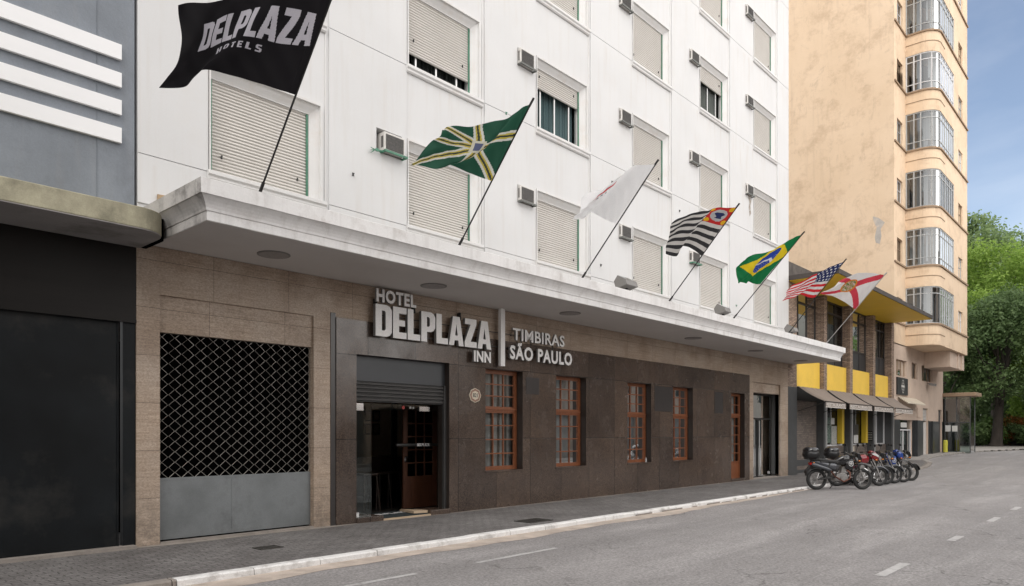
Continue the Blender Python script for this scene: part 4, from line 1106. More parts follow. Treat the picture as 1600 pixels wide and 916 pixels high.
# ================================================================== GROUND
def hz(x):
    P = [(-400, 0), (28, 0), (36, .10), (42, .24), (47, .33), (53, .43), (62, .52), (75, .62), (110, .8), (900, .8)]
    for (a, za), (b, zb) in zip(P, P[1:]):
        if x <= b:
            return za + (zb - za) * (x - a) / (b - a)
    return .8
XS = [-60, -20, -5, 3.4] + [5 + i for i in range(23)] + [28 + 2 * i for i in range(18)] + [66, 70, 75, 85, 95, 110, 140, 200]
def strip(mb, y0, y1, dz, xs=XS, m=0):
    Y0 = y0 if callable(y0) else (lambda x: y0); Y1 = y1 if callable(y1) else (lambda x: y1)
    for a, b in zip(xs, xs[1:]):
        mb.quad((a, Y0(a), hz(a) + dz), (b, Y0(b), hz(b) + dz), (b, Y1(b), hz(b) + dz), (a, Y1(a), hz(a) + dz), m)
RD = -.075
def inner(x):      # kerb line, turning in towards the building line past the parked motorcycles
    P = [(-60, -2.55), (33, -2.6), (37, -2.5), (40, -2.0), (43, -1.1), (46, -.8), (52, -.9), (57, -1.6), (62, -3.0), (70, -4.2), (110, -7.2), (200, -9)]
    for (a, ya), (b, yb) in zip(P, P[1:]):
        if x <= b: return ya + (yb - ya) * (x - a) / (b - a)
    return -9
mb = MB(); mb.quad((-300, -300, -.35), (900, -300, -.35), (900, 400, -.35), (-300, 400, -.35)); tag(mb.build("ground", "soil"), kind="structure")
mb = MB(); strip(mb, -14.2, lambda x: inner(x) + .2, RD); mb.quad((-60, -60, RD - .004), (-60, 60, RD - .004), (-62, 60, RD - .004), (-62, -60, RD - .004))
road = tag(mb.build("road", "asphalt"), kind="structure")
mb = MB(); strip(mb, inner, 2.0, 0, [x for x in XS if x <= 42])
tag(mb.build("sidewalk", "paver"), kind="structure")
mb = MB(); strip(mb, inner, 30, 0.0, [x for x in XS if x >= 42]); tag(mb.build("far_sidewalk", "far_paving"), kind="structure")
mb = MB(); strip(mb, -17, -14.2, .0); tag(mb.build("opposite_sidewalk", "paver"), kind="structure")
# kerb blocks with slightly uneven edges
def kerb(x0, x1, name, mt, step=.9, top=.008):
    m = MB(); x = x0; r = random.Random(3)
    while x < x1 - .01:
        b = min(x + step, x1); j = r.uniform(-.012, .012); z = hz((x + b) / 2) + top + r.uniform(-.004, .004); g = .006
        y = inner((x + b) / 2) + j
        m.prism([(y + .02, z), (y - .105, z), (y - .125, z - .018), (y - .135, z - .14), (y + .02, z - .14)], "x", x + g, b - g); x = b
    return tag(m.build(name, mt), kind="structure")
kerb(3.35, 21.5, "kerb_painted", "kerb_white"); kerb(-12, 3.35, "kerb_bare", "kerb_stone"); kerb(21.5, 29, "kerb_worn", "kerb_white"); kerb(29, 40, "kerb_grey", "kerb_stone")
mb = MB()
for a, b in zip([2 + i for i in range(52)], [3 + i for i in range(52)]): pass
kerb(40, 62, "kerb_far", "far_paving", 1.0)
# stained lower face of the kerb
m = MB(); rr = random.Random(5); x = 12.5
while x < 21.5:
    L = rr.uniform(.2, .9); yy = inner(x) - .1385; m.box(x, x + L, yy, yy + .004, -.078, -.078 + rr.uniform(.02, .045)); x += L + rr.uniform(.05, .5)
tag(m.build("kerb_dirt", "kerb_stone"), kind="structure")
mb = MB(); r = random.Random(9); xs = [1.5 + .25 * i for i in range(86)]
edge = [-3.10 + .05 * math.sin(x * 1.3) + .03 * math.sin(x * 4.1) + r.uniform(-.012, .012) - .0 for x in xs]
for i in range(len(xs) - 1):
    k0 = max(.0, 1 - max(0, xs[i] - 13) / 9); k1 = max(.0, 1 - max(0, xs[i + 1] - 13) / 9)
    e0 = -2.69 + (edge[i] + 2.69) * (.25 + .75 * k0); e1 = -2.69 + (edge[i + 1] + 2.69) * (.25 + .75 * k1)
    mb.quad((xs[i], e0, RD + .004), (xs[i + 1], e1, RD + .004), (xs[i + 1], -2.66, RD + .006), (xs[i], -2.66, RD + .006))
tag(mb.build("gutter", "gutter_concrete"), kind="structure")
mb = MB(); r = random.Random(4)
xs = [x * .5 for x in range(6, 56)]
for a, b in zip(xs, xs[1:]):
    w0, w1 = .045 + .02 * math.sin(a * 3), .045 + .02 * math.sin(b * 3)
    mb.quad((a, -.02 - w0 * 2, .004), (b, -.02 - w1 * 2, .004), (b, .0, .01), (a, .0, .01))
tag(mb.build("wall_base_mortar", "kerb_stone"), kind="structure")
def mark(x0, x1, y0, w, mt="road_paint", y1=None, name="lane_marking"):
    y1 = y0 if y1 is None else y1; m = MB(); n = max(1, int((x1 - x0) / 1.5)); jr = random.Random(int(x0 * 10))
    for k in range(n):
        a = x0 + (x1 - x0) * k / n; b = x0 + (x1 - x0) * (k + 1) / n; ya = y0 + (y1 - y0) * k / n; yb = y0 + (y1 - y0) * (k + 1) / n
        m.quad((a, ya - w / 2, hz(a) + RD + .004), (b, yb - w / 2, hz(b) + RD + .004), (b, yb + w / 2, hz(b) + RD + .004), (a, ya + w / 2, hz(a) + RD + .004))
    o = m.build(name, mt, road)
mark(6.60, 8.25, -4.08, .085); mark(4.45, 5.6, -4.05, .085); mark(2.3, 3.5, -4.05, .085)
for a, b in ((9.18, 10.3), (12.95, 13.65), (16.3, 17.2), (19.1, 20.0), (22.3, 23.2), (25.6, 26.5), (29, 30), (33, 34), (37, 38), (41, 42), (46, 47)): mark(a, b, -8.2, .12)
mark(21.5, 32.0, -4.35, .10, "road_paint_worn", -4.6); mark(23.4, 25.6, -4.9, .08, "road_paint_worn", -4.75); mark(29.5, 31.5, -3.2, .10, "road_paint_worn", -4.6); mark(33.5, 35.2, -3.0, .10, "road_paint_worn", -4.6)
mark(34, 44, -4.6, .12, "road_paint_worn", -3.2); mark(46, 62, -5.2, .14, "road_paint_worn", -6.4); mark(52, 66, -3.6, .12, "road_paint_worn", -5.4)
m = MB(); 0 and m.prism([(11.8 + .30 * math.cos(a) * (1 + .2 * math.sin(3 * a)), -7.65 + .28 * math.sin(a)) for a in [k * .35 for k in range(18)]], "z", RD + .001, RD + .004); 
def grate(x, y, w, d, name, label):
    t = thing(name, label, "drain cover", (x, y, .0)); e = MB(); e.box(x, x + w, y, y + .03, .0, .012); e.box(x, x + w, y + d - .03, y + d, .0, .012); e.box(x, x + .03, y + .03, y + d - .03, .0, .012); e.box(x + w - .03, x + w, y + .03, y + d - .03, 0, .012)
    e.build("frame", "iron_grate", t); e = MB(); e.box(x + .03, x + w - .03, y + .03, y + d - .03, 0, .006)
    for k in range(9): xx = x + .05 + k * (w - .1) / 9; e.box(xx, xx + .02, y + .035, y + d - .035, .006, .011)
    e.build("bars", "iron_grate", t)
grate(9.75, -2.3, .62, .42, "drain_grate", "square rusty iron grate in the sidewalk beside the white kerb")
grate(5.0, -1.5, .34, .26, "utility_cover", "small dark utility cover in the sidewalk before the lattice gate")

# ================================================================== LEFT BUILDING
LB = thing("grey_building", "grey painted building with four white stripes above a rough concrete slab and black steel front", "building")
m = MB(); m.quad((-12, -.012, 4.5), (3.90, -.012, 4.5), (3.90, -.012, 16), (-12, -.012, 16)); m.quad((3.90, -.012, 4.5), (3.90, .5, 4.5), (3.90, .5, 16), (3.90, -.012, 16)); m.quad((-12, -.012, 16), (3.9, -.012, 16), (3.9, 12, 16), (-12, 12, 16)); m.quad((-12, -.012, 0), (-12, 12, 0), (-12, 12, 16), (-12, -.012, 16))
m.box(3.42, 3.425, -.02, -.012, 4.6, 15.5)
m.build("wall", "grey_paint", LB)
for z0, z1 in ((5.60, 5.81), (5.985, 6.19), (6.365, 6.565), (6.745, 6.955)):
    m = MB(); m.box(-3, 3.72, -.06, -.0125, z0, z1); m.build("white_band", "white_stripe", LB, bevel=.004)
m = MB(); k = 24; SL = 4.215
pts = [(-12, .3), (-12, -1.02), (3.62, -1.02)] + [(3.62 + .36 * math.sin(a), -.66 - .36 * math.cos(a)) for a in [R(10 * i) for i in range(1, 10)]] + [(3.98, -.004), (3.90, -.004), (3.90, .3)]
m.prism(pts, "z", SL + .012, 4.50); m.build("concrete_slab", "old_concrete", LB, bevel=.012)
m = MB(); m.prism([(a - .004 if a > 3.6 else a, b + .004) for a, b in pts], "z", SL, SL + .0115); m.build("slab_soffit", "grey_soffit", LB)
m = MB(); m.box(-12, 3.925, .0, .2, 3.18, SL - .002); m.box(-12, 3.925, -.02, .0, 3.15, 3.20); m.build("fascia_band", "dark_band", LB)
m = MB(); m.box(-12, 3.72, .06, .12, .0, 3.18); m.box(3.70, 3.712, .045, .06, .0, 3.18); m.box(3.76, 3.925, .02, .12, .0, 3.18)
m.box(1.0, 1.008, .0545, .06, .05, 3.15)
m.build("steel_front", "black_steel_gate", LB)
m = MB(); m.box(-12, 3.9, -.10, .1, -.02, .045); m.build("base_kerb", "kerb_stone", LB)

# ================================================================== RESTAURANT
RB = thing("restaurant_building", "restaurant front with stone strip columns, yellow panels, grey pillars and a yellow roof slab", "restaurant")
cols_x = [(27.44, 28.32), (31.32, 31.70), (34.72, 35.10), (38.20, 38.58), (41.42, 41.88)]
def base(x): return hz(x) - .02
for a, b in cols_x:
    m = MB(); m.box(a, b, 0, .40, 3.40, 7.5); m.build("stone_column", "stone_strip_brick", RB)
    m = MB(); m.box(a - (.0 if a < 28 else .02), b, -.006, .36, base(a), 3.42); p = m.build("grey_pillar", "pillar_grey", RB)
    if a > 28:
        m = MB(); m.box(b - .20, b + .004, -.012, -.007, base(a), 3.42); m.build("lit_front_strip", "pillar_grey_lit", p)  # bright strip puts the light on the pillar front into the colour
bays = list(zip([c[1] for c in cols_x], [c[0] for c in cols_x[1:]]))
for a, b in bays:
    m = MB(); m.box(a, b, .17, .34, 3.50, 4.61); m.build("yellow_panel", "yellow_panel", RB)
    # tall upper window
    m = MB(); y = .34
    m.box(a, b, y, y + .06, 4.61, 4.67); m.box(a, b, y, y + .06, 7.38, 7.45); m.box(a, b, y - .01, y + .06, 6.90, 6.98); m.box(a, b, y - .015, y + .06, 5.48, 5.56)
    w = b - a
    for f in (0, .30, .335, .66, .985): m.box(a + w * f, a + w * f + .055, y - .004, y + .06, 4.67, 7.38)
    wn = m.build("upper_window", "window_dark_frame", RB)
    m = MB(); m.quad((a, y + .03, 5.5), (b, y + .03, 5.5), (b, y + .03, 7.4), (a, y + .03, 7.4)); m.build("pane", "glass_window", wn)
    m = MB(); n = 40
    for k in range(n):
        if .62 < k / n < .66: continue
        xa, xb = a + w * k / n, a + w * (k + 1) / n
        m.quad((xa, y + .2 + .02 * math.sin(k), 5.5), (xb, y + .2 + .02 * math.sin(k + 1), 5.5), (xb, y + .2 + .02 * math.sin(k + 1), 7.4), (xa, y + .2 + .02 * math.sin(k), 7.4))
    m.build("curtain", "curtain_grey", wn)
    m = MB(); m.box(a, b, y + .015, y + .05, 4.66, 5.49); m.build("lower_panel", "dark_metal_panel", wn)
m = MB(); m.quad((27.43, .62, 3.3), (41.9, .62, 3.3), (41.9, .62, 7.5), (27.43, .62, 7.5)); m.box(27.43, 41.9, .55, 10, 7.45, 7.6); m.build("back_wall", "dark_room", RB)
m = MB(); m.box(27.46, 41.88, .02, .45, 7.63, 8.22); m.build("parapet", "parapet_stone", RB)
m = MB(); m.box(27.45, 41.70, -1.86, .3, 7.462, 7.64); sl = m.build("roof_slab", "slab_edge", RB)
m = MB(); m.box(27.50, 41.66, -1.82, .34, 7.45, 7.461); m.build("slab_soffit", "yellow_soffit", sl)
# lower storey
m = MB(); m.box(27.44, 31.4, .30, .45, -.05, 3.45); m.box(31.4, 41.6, .28, .45, 0, 1.06); m.build("tile_wall", "tile_brick", RB)
m = MB(); m.box(28.3, 41.5, .27, .46, 2.95, 3.50); m.box(31.6, 41.5, 1.0, 1.1, 0, 3.4); m.build("lintel", "dark_room", RB)
m = MB(); m.box(28.33, 31.3, .26, .30, -.04, .14); m.box(28.33, 31.3, .285, .30, .30, .55); m.build("plinth", "pillar_grey", RB)
for i, (a, b) in enumerate(bays[1:]):
    m = MB(); y = .33
    m.box(a, a + .09, y, y + .06, 1.06, 2.95); m.box(b - .09, b, y, y + .06, 1.06, 2.95); m.box(a + .09, b - .09, y, y + .06, 1.06, 1.12); m.box(a + .09, b - .09, y, y + .06, 2.88, 2.95); m.box((a + b) / 2 - .03, (a + b) / 2 + .03, y, y + .05, 1.12, 2.88)
    wn = m.build("shopfront_window", "bay_frame_white" if i != 1 else "bay_frame", RB)
    m = MB(); m.quad((a, y + .03, 1.06), (b, y + .03, 1.06), (b, y + .03, 2.95), (a, y + .03, 2.95)); m.build("pane", "glass_window", wn)
    if i < 2:
        m = MB(); m.box(b - .72, b - .42, .12, .33, 1.16, 2.72); m.build("yellow_post", "yellow_post", RB)
    else:
        m = MB(); m.box(a + .35, b - .5, y + .08, y + .12, 1.2, 2.5); m.build("white_blind", "paper", wn)
    # posters behind the glass
    def poster(x0, x1, z0, z1, mt, lab, y_=.30):
        o = MB().box(x0, x1, y_, y_ + .012, z0, z1).build("poster", mt); tag(o, lab, "poster")
    if i == 0:
        poster(a + .75, a + 1.35, 2.02, 2.32, "poster_green", "dark green poster at the top left of the first restaurant window")
        poster(a + 1.40, a + 1.85, 2.02, 2.30, "paper", "white sheet at the top right of the first restaurant window")
        poster(a + .80, a + 1.40, 1.20, 1.98, "poster_green", "tall dark poster low in the first restaurant window")
        poster(a + 1.45, a + 2.15, 1.14, 1.95, "poster_mixed", "busy multicoloured poster beside the first yellow post")
    elif i == 1:
        poster(a + 1.10, a + 1.85, 1.56, 2.05, "sign_black", "black menu board in the second restaurant window")
        poster(a + 1.15, a + 1.80, 1.16, 1.54, "paper", "white menu sheet under the black board in the second restaurant window")
        poster(a + .62, a + .86, 1.2, 2.0, "poster_mixed", "narrow speckled strip poster in the second restaurant window")
        poster(a + .35, a + 1.1, .78, 1.0, "plaque_cream", "small cream notice on the brick below the second restaurant window", .262)
# awnings
def awning(a, b, fa, fb, nm, txt):
    zt, zf, yf = 3.47, 2.86, -.92; zv = 2.63
    m = MB(); n = 24
    for k in range(n):
        t0, t1 = k / n, (k + 1) / n
        for q in range(6):
            s0, s1 = q / 6, (q + 1) / 6
            def P(t, s):
                xa = a + (fa - a) * s; xb = b + (fb - b) * s
                return (xa + (xb - xa) * t, -.012 + (yf + .012) * s, zt + (zf - zt) * s - .05 * math.sin(math.pi * s) + .006 * math.sin(t * 40))
            m.quad(P(t0, s0), P(t1, s0), P(t1, s1), P(t0, s1))
    m.box(fa, fb, yf - .012, yf, zv, zf - .004)
    aw = m.build("awning", "awning_cloth", RB)
    m = MB(); m.box(fa, fb, yf - .02, yf + .02, zf - .02, zf + .012); m.tube([(a + .1, 0, 2.5), (fa + .06, yf, zf - .03)], .014, 6); m.tube([(b - .1, 0, 2.5), (fb - .06, yf, zf - .03)], .014, 6); m.build("arm", "black_iron", aw)
    m = MB(); m.quad((a, -.01, zt - .02), (a, -.25, 2.55), (fa, yf, zf - .02), (fa, yf, zf - .02)) if False else None
    m = MB(); x = fa + .0; m.box(fa, fb, yf - .0155, yf - .0125, zv + .0, zv + .035); m.build("hem", "awning_text", aw)
    text_obj(txt, "lettering", aw, fa + .08, yf - .020, zv + .05, fb - fa - .16, .135, .006, ("awning_text",), .02)
awning(28.36, 31.36, 28.80, 31.18, 0, "RESTAURANTE"); awning(31.72, 34.80, 31.66, 34.75, 1, "RESTAURANTE"); awning(35.14, 38.26, 35.08, 38.15, 2, "RESTAURANTE"); awning(38.62, 41.9, 38.5, 41.75, 3, "RESTAURANTE")
ck = thing("chalkboard", "black chalkboard menu hung on the grey pillar right of the second restaurant window", "chalkboard", (38.17, .02, 1.2))
m = MB(); m.box(38.15, 38.178, .0, .33, 1.24, 1.74); m.build("board", "chalkboard", ck)
m = MB(); rr = random.Random(2)
for k in range(5):
    y = .03
    while y < .26: w = rr.uniform(.02, .05); m.box(38.146, 38.149, y, y + w, 1.32 + k * .08, 1.345 + k * .08); y += w + .02
m.build("chalk_writing", "chalk", ck)

# ================================================================== PEACH APARTMENT BUILDING
PB = thing("apartment_building", "tall peach apartment block with a stained blank side wall and curved glazed bays", "apartment building")
PX0, PXB, PX1, PY, PT = 41.90, 44.18, 52.0, -1.55, 34.0
sills = [7.63 + 3.2 * k for k in range(8)]
m = MB(); m.quad((PX0, 0, .1), (PX0, 16, .1), (PX0, 16, PT), (PX0, 0, PT))
m.quad((PX0, 16, 0), (PX1, 16, 0), (PX1, 16, PT), (PX0, 16, PT)); m.quad((PX0, 0, PT), (PX1, 0, PT), (PX1, 16, PT), (PX0, 16, PT)); m.quad((PX1, PY, PT), (PX0, PY + 1.5, PT), (PX0, 0, PT), (PX1, 0, PT))
m.quad((PX1, PY, 6.46), (PX1, 16, 6.46), (PX1, 16, PT), (PX1, PY, PT))
hs = [(42.45, 43.55, z + .08, z + 1.33) for z in sills]
wall_holes(m, PX0, PXB, 6.4, PT, hs, 0, .18)
m.box(PX0 - .03, PX0, .0, 1.9, 7.0, PT - .2) if False else None
m.build("wall", "peach", PB)
def outline():
    r = .82; pts = [(PXB, 0.0), (PXB, PY + r)]
    for i in range(1, 10): a = R(10 * i); pts.append((PXB + r - r * math.cos(a), PY + r - r * math.sin(a)))
    return pts + [(48.25, PY), (PX1, PY)]
OUT = outline()
def off(pts, d):
    res = []
    for i, p in enumerate(pts):
        a = pts[max(i - 1, 0)]; b = pts[min(i + 1, len(pts) - 1)]; dx, dy = b[0] - a[0], b[1] - a[1]; l = math.hypot(dx, dy)
        res.append((p[0] + dy / l * d, p[1] - dx / l * d))
    return res
OUTX = [(x, y) for x, y in OUT]
def band(mb, pts, z0, z1, m=0):
    for (a, b), (c, d) in zip(pts, pts[1:]): mb.quad((a, b, z0), (c, d, z0), (c, d, z1), (a, b, z1), m)
def ledge(mb, pts, d, z0, z1, m=0):
    o = off(pts, -d) if True else pts
    # outward is towards -x / -y
    for (a, b), (c, e), (A, B), (Cc, E) in zip(pts, pts[1:], o, o[1:]):
        mb.quad((A, B, z0), (Cc, E, z0), (Cc, E, z1), (A, B, z1), m); mb.quad((a, b, z1), (c, e, z1), (Cc, E, z1), (A, B, z1), m); mb.quad((a, b, z0), (c, e, z0), (Cc, E, z0), (A, B, z0), m)
t_ = off(OUT, .1)
SGN = 1 if (t_[1][0] < OUT[1][0]) else -1
def ledge2(mb, pts, d, z0, z1): 
    o = off(pts, d * SGN)
    for (a, b), (c, e), (A, B), (Cc, E) in zip(pts, pts[1:], o, o[1:]):
        mb.quad((A, B, z0), (Cc, E, z0), (Cc, E, z1), (A, B, z1)); mb.quad((a, b, z1), (c, e, z1), (Cc, E, z1), (A, B, z1)); mb.quad((a, b, z0), (c, e, z0), (Cc, E, z0), (A, B, z0))
sp = MB(); lo = 6.46
for k, z in enumerate(sills):
    band(sp, OUT, lo, z)
    lo = z + 2.02
    wall_holes(sp, 48.25, PX1, z, lo, [(49.45, 50.6, z + .05, z + 1.3)], PY, .16)
    sp.quad((48.25, PY, z), (48.25, PY + .3, z), (48.25, PY + .3, lo), (48.25, PY, lo))
band(sp, OUT, lo, PT)
sp.f.append(tuple(range(len(sp.v), len(sp.v) + len(OUT) + 1))); sp.v += [(x, y, 6.46) for x, y in OUT] + [(PX1, 0, 6.46)]; sp.m.append(0)
sp.build("bay_wall", "peach", PB)
for z in sills:
    lg = MB()
    ledge2(lg, OUT, .07, z - .09, z); lg.box(PX0, PXB, -.07, -.002, z - .09, z)
    sub = OUT[:12]; ledge2(lg, [(x, y) for x, y in sub[:-1]] + [(45.9, PY)], .02, z - .62, z - .585)
    lg.build("sill_ledge", "peach_trim", PB)
def bay_window(k, z, frame_mat, cur):
    inn = off(OUT[:12], -.05 * SGN)
    m = MB()
    def bar(x, y, w, z0, z1): m.box(x - w / 2, x + w / 2, y - w / 2, y + w / 2, z0, z1)
    for zz, h in ((z + .0, .05), (z + 1.62, .045), (z + 1.96, .06)) + (((z + .38, .04),) if k in (1, 3, 4, 5) else ()):
        o = off(inn, .025 * SGN); o2 = off(inn, -.025 * SGN)
        for i in range(len(inn) - 1):
            m.quad((*o[i], zz), (*o[i + 1], zz), (*o[i + 1], zz + h), (*o[i], zz + h)); m.quad((*o[i], zz + h), (*o[i + 1], zz + h), (*o2[i + 1], zz + h), (*o2[i], zz + h)); m.quad((*o[i], zz), (*o[i + 1], zz), (*o2[i + 1], zz), (*o2[i], zz))
    ys = [-.03, -.40]
    for y in ys: bar(inn[0][0], y, .06, z, z + 2.0)
    for i in (1, 5, 10): bar(inn[i][0], inn[i][1], .06, z, z + 2.0)
    n = 6
    for i in range(1, n + 1): bar(45.0 + (48.25 - 45.0) * i / n - (.03 if i == n else 0), PY + .05, .055 if i % 2 else .08, z, z + 2.0)
    f = m.build("bay_window", frame_mat, PB)
    m = MB(); band(m, inn, z, z + 2.0); m.build("pane", "glass_bay", f)
    m = MB(); ip = [(PXB + .45, 0), (PXB + .45, -.6), (PXB + .9, PY + .45), (48.3, PY + .45)]; rr = random.Random(k)
    for i in range(len(ip) - 1):
        (a, b), (c, d) = ip[i], ip[i + 1]; n = 6 if i < 2 else 14
        for q in range(n):
            if rr.random() < (.25 if i < 2 else .35): continue
            zt = z + (0 if rr.random() < .75 else rr.uniform(.3, 1.0))
            m.quad((a + (c - a) * q / n, b + (d - b) * q / n, zt), (a + (c - a) * (q + 1) / n, b + (d - b) * (q + 1) / n, zt), (a + (c - a) * (q + 1) / n, b + (d - b) * (q + 1) / n, z + 1.98), (a + (c - a) * q / n, b + (d - b) * q / n, z + 1.98))
    m.build("curtain", cur, f)
    m = MB(); m.quad((PXB, 0.3, z), (48.3, .3, z), (48.3, .3, z + 2), (PXB, .3, z + 2)); m.quad((PXB + .02, -.0, z + 1.99), (48.3, PY + .05, z + 1.99), (48.3, .3, z + 1.99), (PXB, .3, z + 1.99)); m.quad((PXB + .02, -.7, z + .002), (48.3, PY + .05, z + .002), (48.3, .3, z + .002), (PXB, .3, z + .002)); m.build("room", "warm_wall" if k % 2 else "dark_room", f)
for k, z in enumerate(sills[:7]):
    bay_window(k, z, "bay_frame_white" if k in (4,) else "bay_frame", "paper" if k in (1, 4, 5) else "curtain_pale")
def small_window(x0, x1, z0, z1, y, k):
    m = MB(); m.box(x0, x1, y, y + .04, z0, z0 + .05); m.box(x0, x1, y, y + .04, z1 - .05, z1); m.box(x0, x0 + .05, y, y + .04, z0 + .05, z1 - .05); m.box(x1 - .05, x1, y, y + .04, z0 + .05, z1 - .05); m.box((x0 + x1) / 2 - .02, (x0 + x1) / 2 + .02, y, y + .04, z0 + .05, z1 - .05); m.box(x0 + .05, x1 - .05, y, y + .04, z0 + (z1 - z0) * .55, z0 + (z1 - z0) * .55 + .03)
    f = m.build("small_window", ["bay_frame", "peach_trim", "bay_frame_white"][k % 3], PB)
    m = MB(); m.quad((x0, y + .02, z0), (x1, y + .02, z0), (x1, y + .02, z1), (x0, y + .02, z1)); m.build("pane", "glass_dark", f)
    m = MB(); m.quad((x0, y + .12, z0), (x1, y + .12, z0), (x1, y + .12, z1), (x0, y + .12, z1)); m.build("blind", ["curtain_pale", "curtain_grey", "curtain_blue"][k % 3], f)
for k, z in enumerate(sills[:7]):
    small_window(42.45, 43.55, z + .08, z + 1.33, .10, k); small_window(49.45, 50.6, z + .05, z + 1.3, PY + .08, k + 2)
m = MB(); z = sills[4] + .1; m.quad((42.45, .05, z + .9), (43.5, .05, z + .9), (43.5, -.35, z + .15), (42.45, -.35, z + .15)); m.build("open_sash", "curtain_grey", PB)
gp = MB(); gp.prism([(.45, 12.9), (.75, 13.2), (1.05, 13.35), (1.0, 13.05), (.85, 12.7), (.95, 12.2), (.90, 11.9), (.70, 11.8), (.62, 12.2), (.66, 12.6)], "x", PX0 - .004, PX0 - .001); gp.build("repair_patch", "grey_repair", PB)
# lower part
lw = MB(); mz = [(42.30, 44.40, 4.74, 5.62), (45.45, 46.75, 4.74, 5.66), (47.72, 50.35, 4.74, 5.66), (43.0, 45.5, .2, 2.36), (48.0, 49.25, .2, 3.12), (51.9, 52.9, .2, 3.12)]
wall_holes(lw, PX0, 53.15, .1, 6.46, mz, 0, .25); lw.quad((53.15, 0, .1), (53.15, 16, .1), (53.15, 16, 6.46), (53.15, 0, 6.46))
lw.box(48.3, 51.8, -1.35, -.004, 5.52, 6.455); lw.box(50.2, 50.5, -1.40, -1.35, 5.55, 6.45); lw.box(51.2, 51.8, -1.42, -1.35, 5.50, 6.45)
lw.build("lower_wall", "pink_render", PB)
bt_ = MB(); wall_holes(bt_, PX0, 53.12, .12, 2.37, [(43.0, 45.5, .12, 2.37), (48.0, 49.25, .12, 2.37), (51.9, 52.9, .12, 2.37)], -.02, .02)
bt_.box(45.7, 46.3, -.25, -.021, .2, 2.37); bt_.box(49.9, 50.4, -.12, -.021, .3, 2.37); bt_.build("black_tile_base", "black_tile", PB)
for i, (a, b, c, d) in enumerate(mz[:3]):
    m = MB(); y = .12; m.box(a, b, y, y + .04, c, c + .05); m.box(a, b, y, y + .04, d - .05, d); n = 3 if b - a > 1.5 else 2
    for q in range(n + 1): xx = a + (b - a - .05) * q / n; m.box(xx, xx + .05, y - .003, y + .043, c + .05, d - .05)
    f = m.build("mezzanine_window", "peach_trim", PB); m = MB(); m.quad((a, y + .02, c), (b, y + .02, c), (b, y + .02, d), (a, y + .02, d)); m.build("pane", "glass_window", f)
    m = MB(); m.quad((a, y + .1, c), (b, y + .1, c), (b, y + .1, d), (a, y + .1, d)); m.build("blind", "curtain_pale", f)
m = MB(); a, b = 43.0, 45.5; m.box(a, a + .1, .05, .1, .22, 2.3); m.box(a + .1, b, .05, .1, 1.78, 1.86); m.box(b - .12, b, .05, .1, .22, 1.78); m.box(a + .9, a + .97, .05, .1, .22, 1.78)
f = m.build("street_door", "bay_frame_white", PB); m = MB(); m.quad((a, .12, .2), (b, .12, .2), (b, .12, 2.36), (a, .12, 2.36)); m.build("pane", "glass_green", f)
m = MB(); m.box(a + .4, a + 1.7, .14, .15, 1.0, 1.7); m.box(a + .3, a + 1.5, .02, .03, 1.95, 2.22); m.build("notice", "paper", f)
m = MB(); m.box(PX0 + .1, 53, .3, 3, .1, 3.3); m.build("ground_room", "dark_room", PB)
m = MB(); m.box(48.05, 49.2, .1, .14, .3, 2.3)
for q in range(8): m.box(48.02, 49.23, .09, .12, 2.4 + q * .085, 2.46 + q * .085)
m.build("graffiti_shutter", "ac_case", PB)
m = MB(); m.box(51.92, 52.88, .1, .14, .3, 3.1); m.build("side_door", "pillar_grey", PB)
m = MB(); m.prism([(-.01, 3.62), (-.50, 3.28), (-.50, 3.22), (-.02, 3.58)], "x", 42.6, 46.4); m.build("small_awning", "plaque_cream", PB)
m = MB(); m.box(46.6, 47.5, -.03, -.001, 2.55, 3.1); m.build("meter_box", "pink_render", PB)
sg = thing("hanging_sign", "black square signboard with a pale oval emblem on the pink wall above the small awning", "signboard", (42.3, -.02, 3.72))
m = MB(); m.box(42.28, 44.38, -.07, -.005, 3.72, 4.64); m.build("board", "sign_black", sg)
m = MB(); cx, cz = 43.35, 4.18
m2 = [(cx + .26 * math.cos(a), cz + .36 * math.sin(a)) for a in [2 * math.pi * k / 40 for k in range(40)]]; m3 = [(cx + .22 * math.cos(a), cz + .32 * math.sin(a)) for a in [2 * math.pi * k / 40 for k in range(40)]]
for i in range(40):
    if i % 10 in (4,): continue
    j = (i + 1) % 40; m.quad((m2[i][0], -.074, m2[i][1]), (m2[j][0], -.074, m2[j][1]), (m3[j][0], -.074, m3[j][1]), (m3[i][0], -.074, m3[i][1]))
m.box(cx - .32, cx + .32, -.076, -.0705, cz - .05, cz + .06); m.prism([(cx - .07, cz - .22), (cx + .07, cz - .22), (cx + .03, cz - .12), (cx - .03, cz - .12)], "y", -.076, -.0705); m.prism([(cx - .1, cz + .14), (cx + .1, cz + .14), (cx, cz + .24)], "y", -.076, -.0705); m.build("emblem", "ac_case", sg)
wl_ = thing("wall_lamp", "grey wall floodlight on the pink facade under the third mezzanine window", "wall lamp", (49.0, 0, 4.5))
m = MB(); m.tube([(49.0, .0, 4.62), (49.0, -.2, 4.62)], .02); m.build("bracket", "black_iron", wl_)
m = MB(); m.prism([(-.15, 4.66), (-.45, 4.60), (-.42, 4.46), (-.15, 4.52)], "x", 48.75, 49.3); m.build("head", "lamp_housing", wl_)

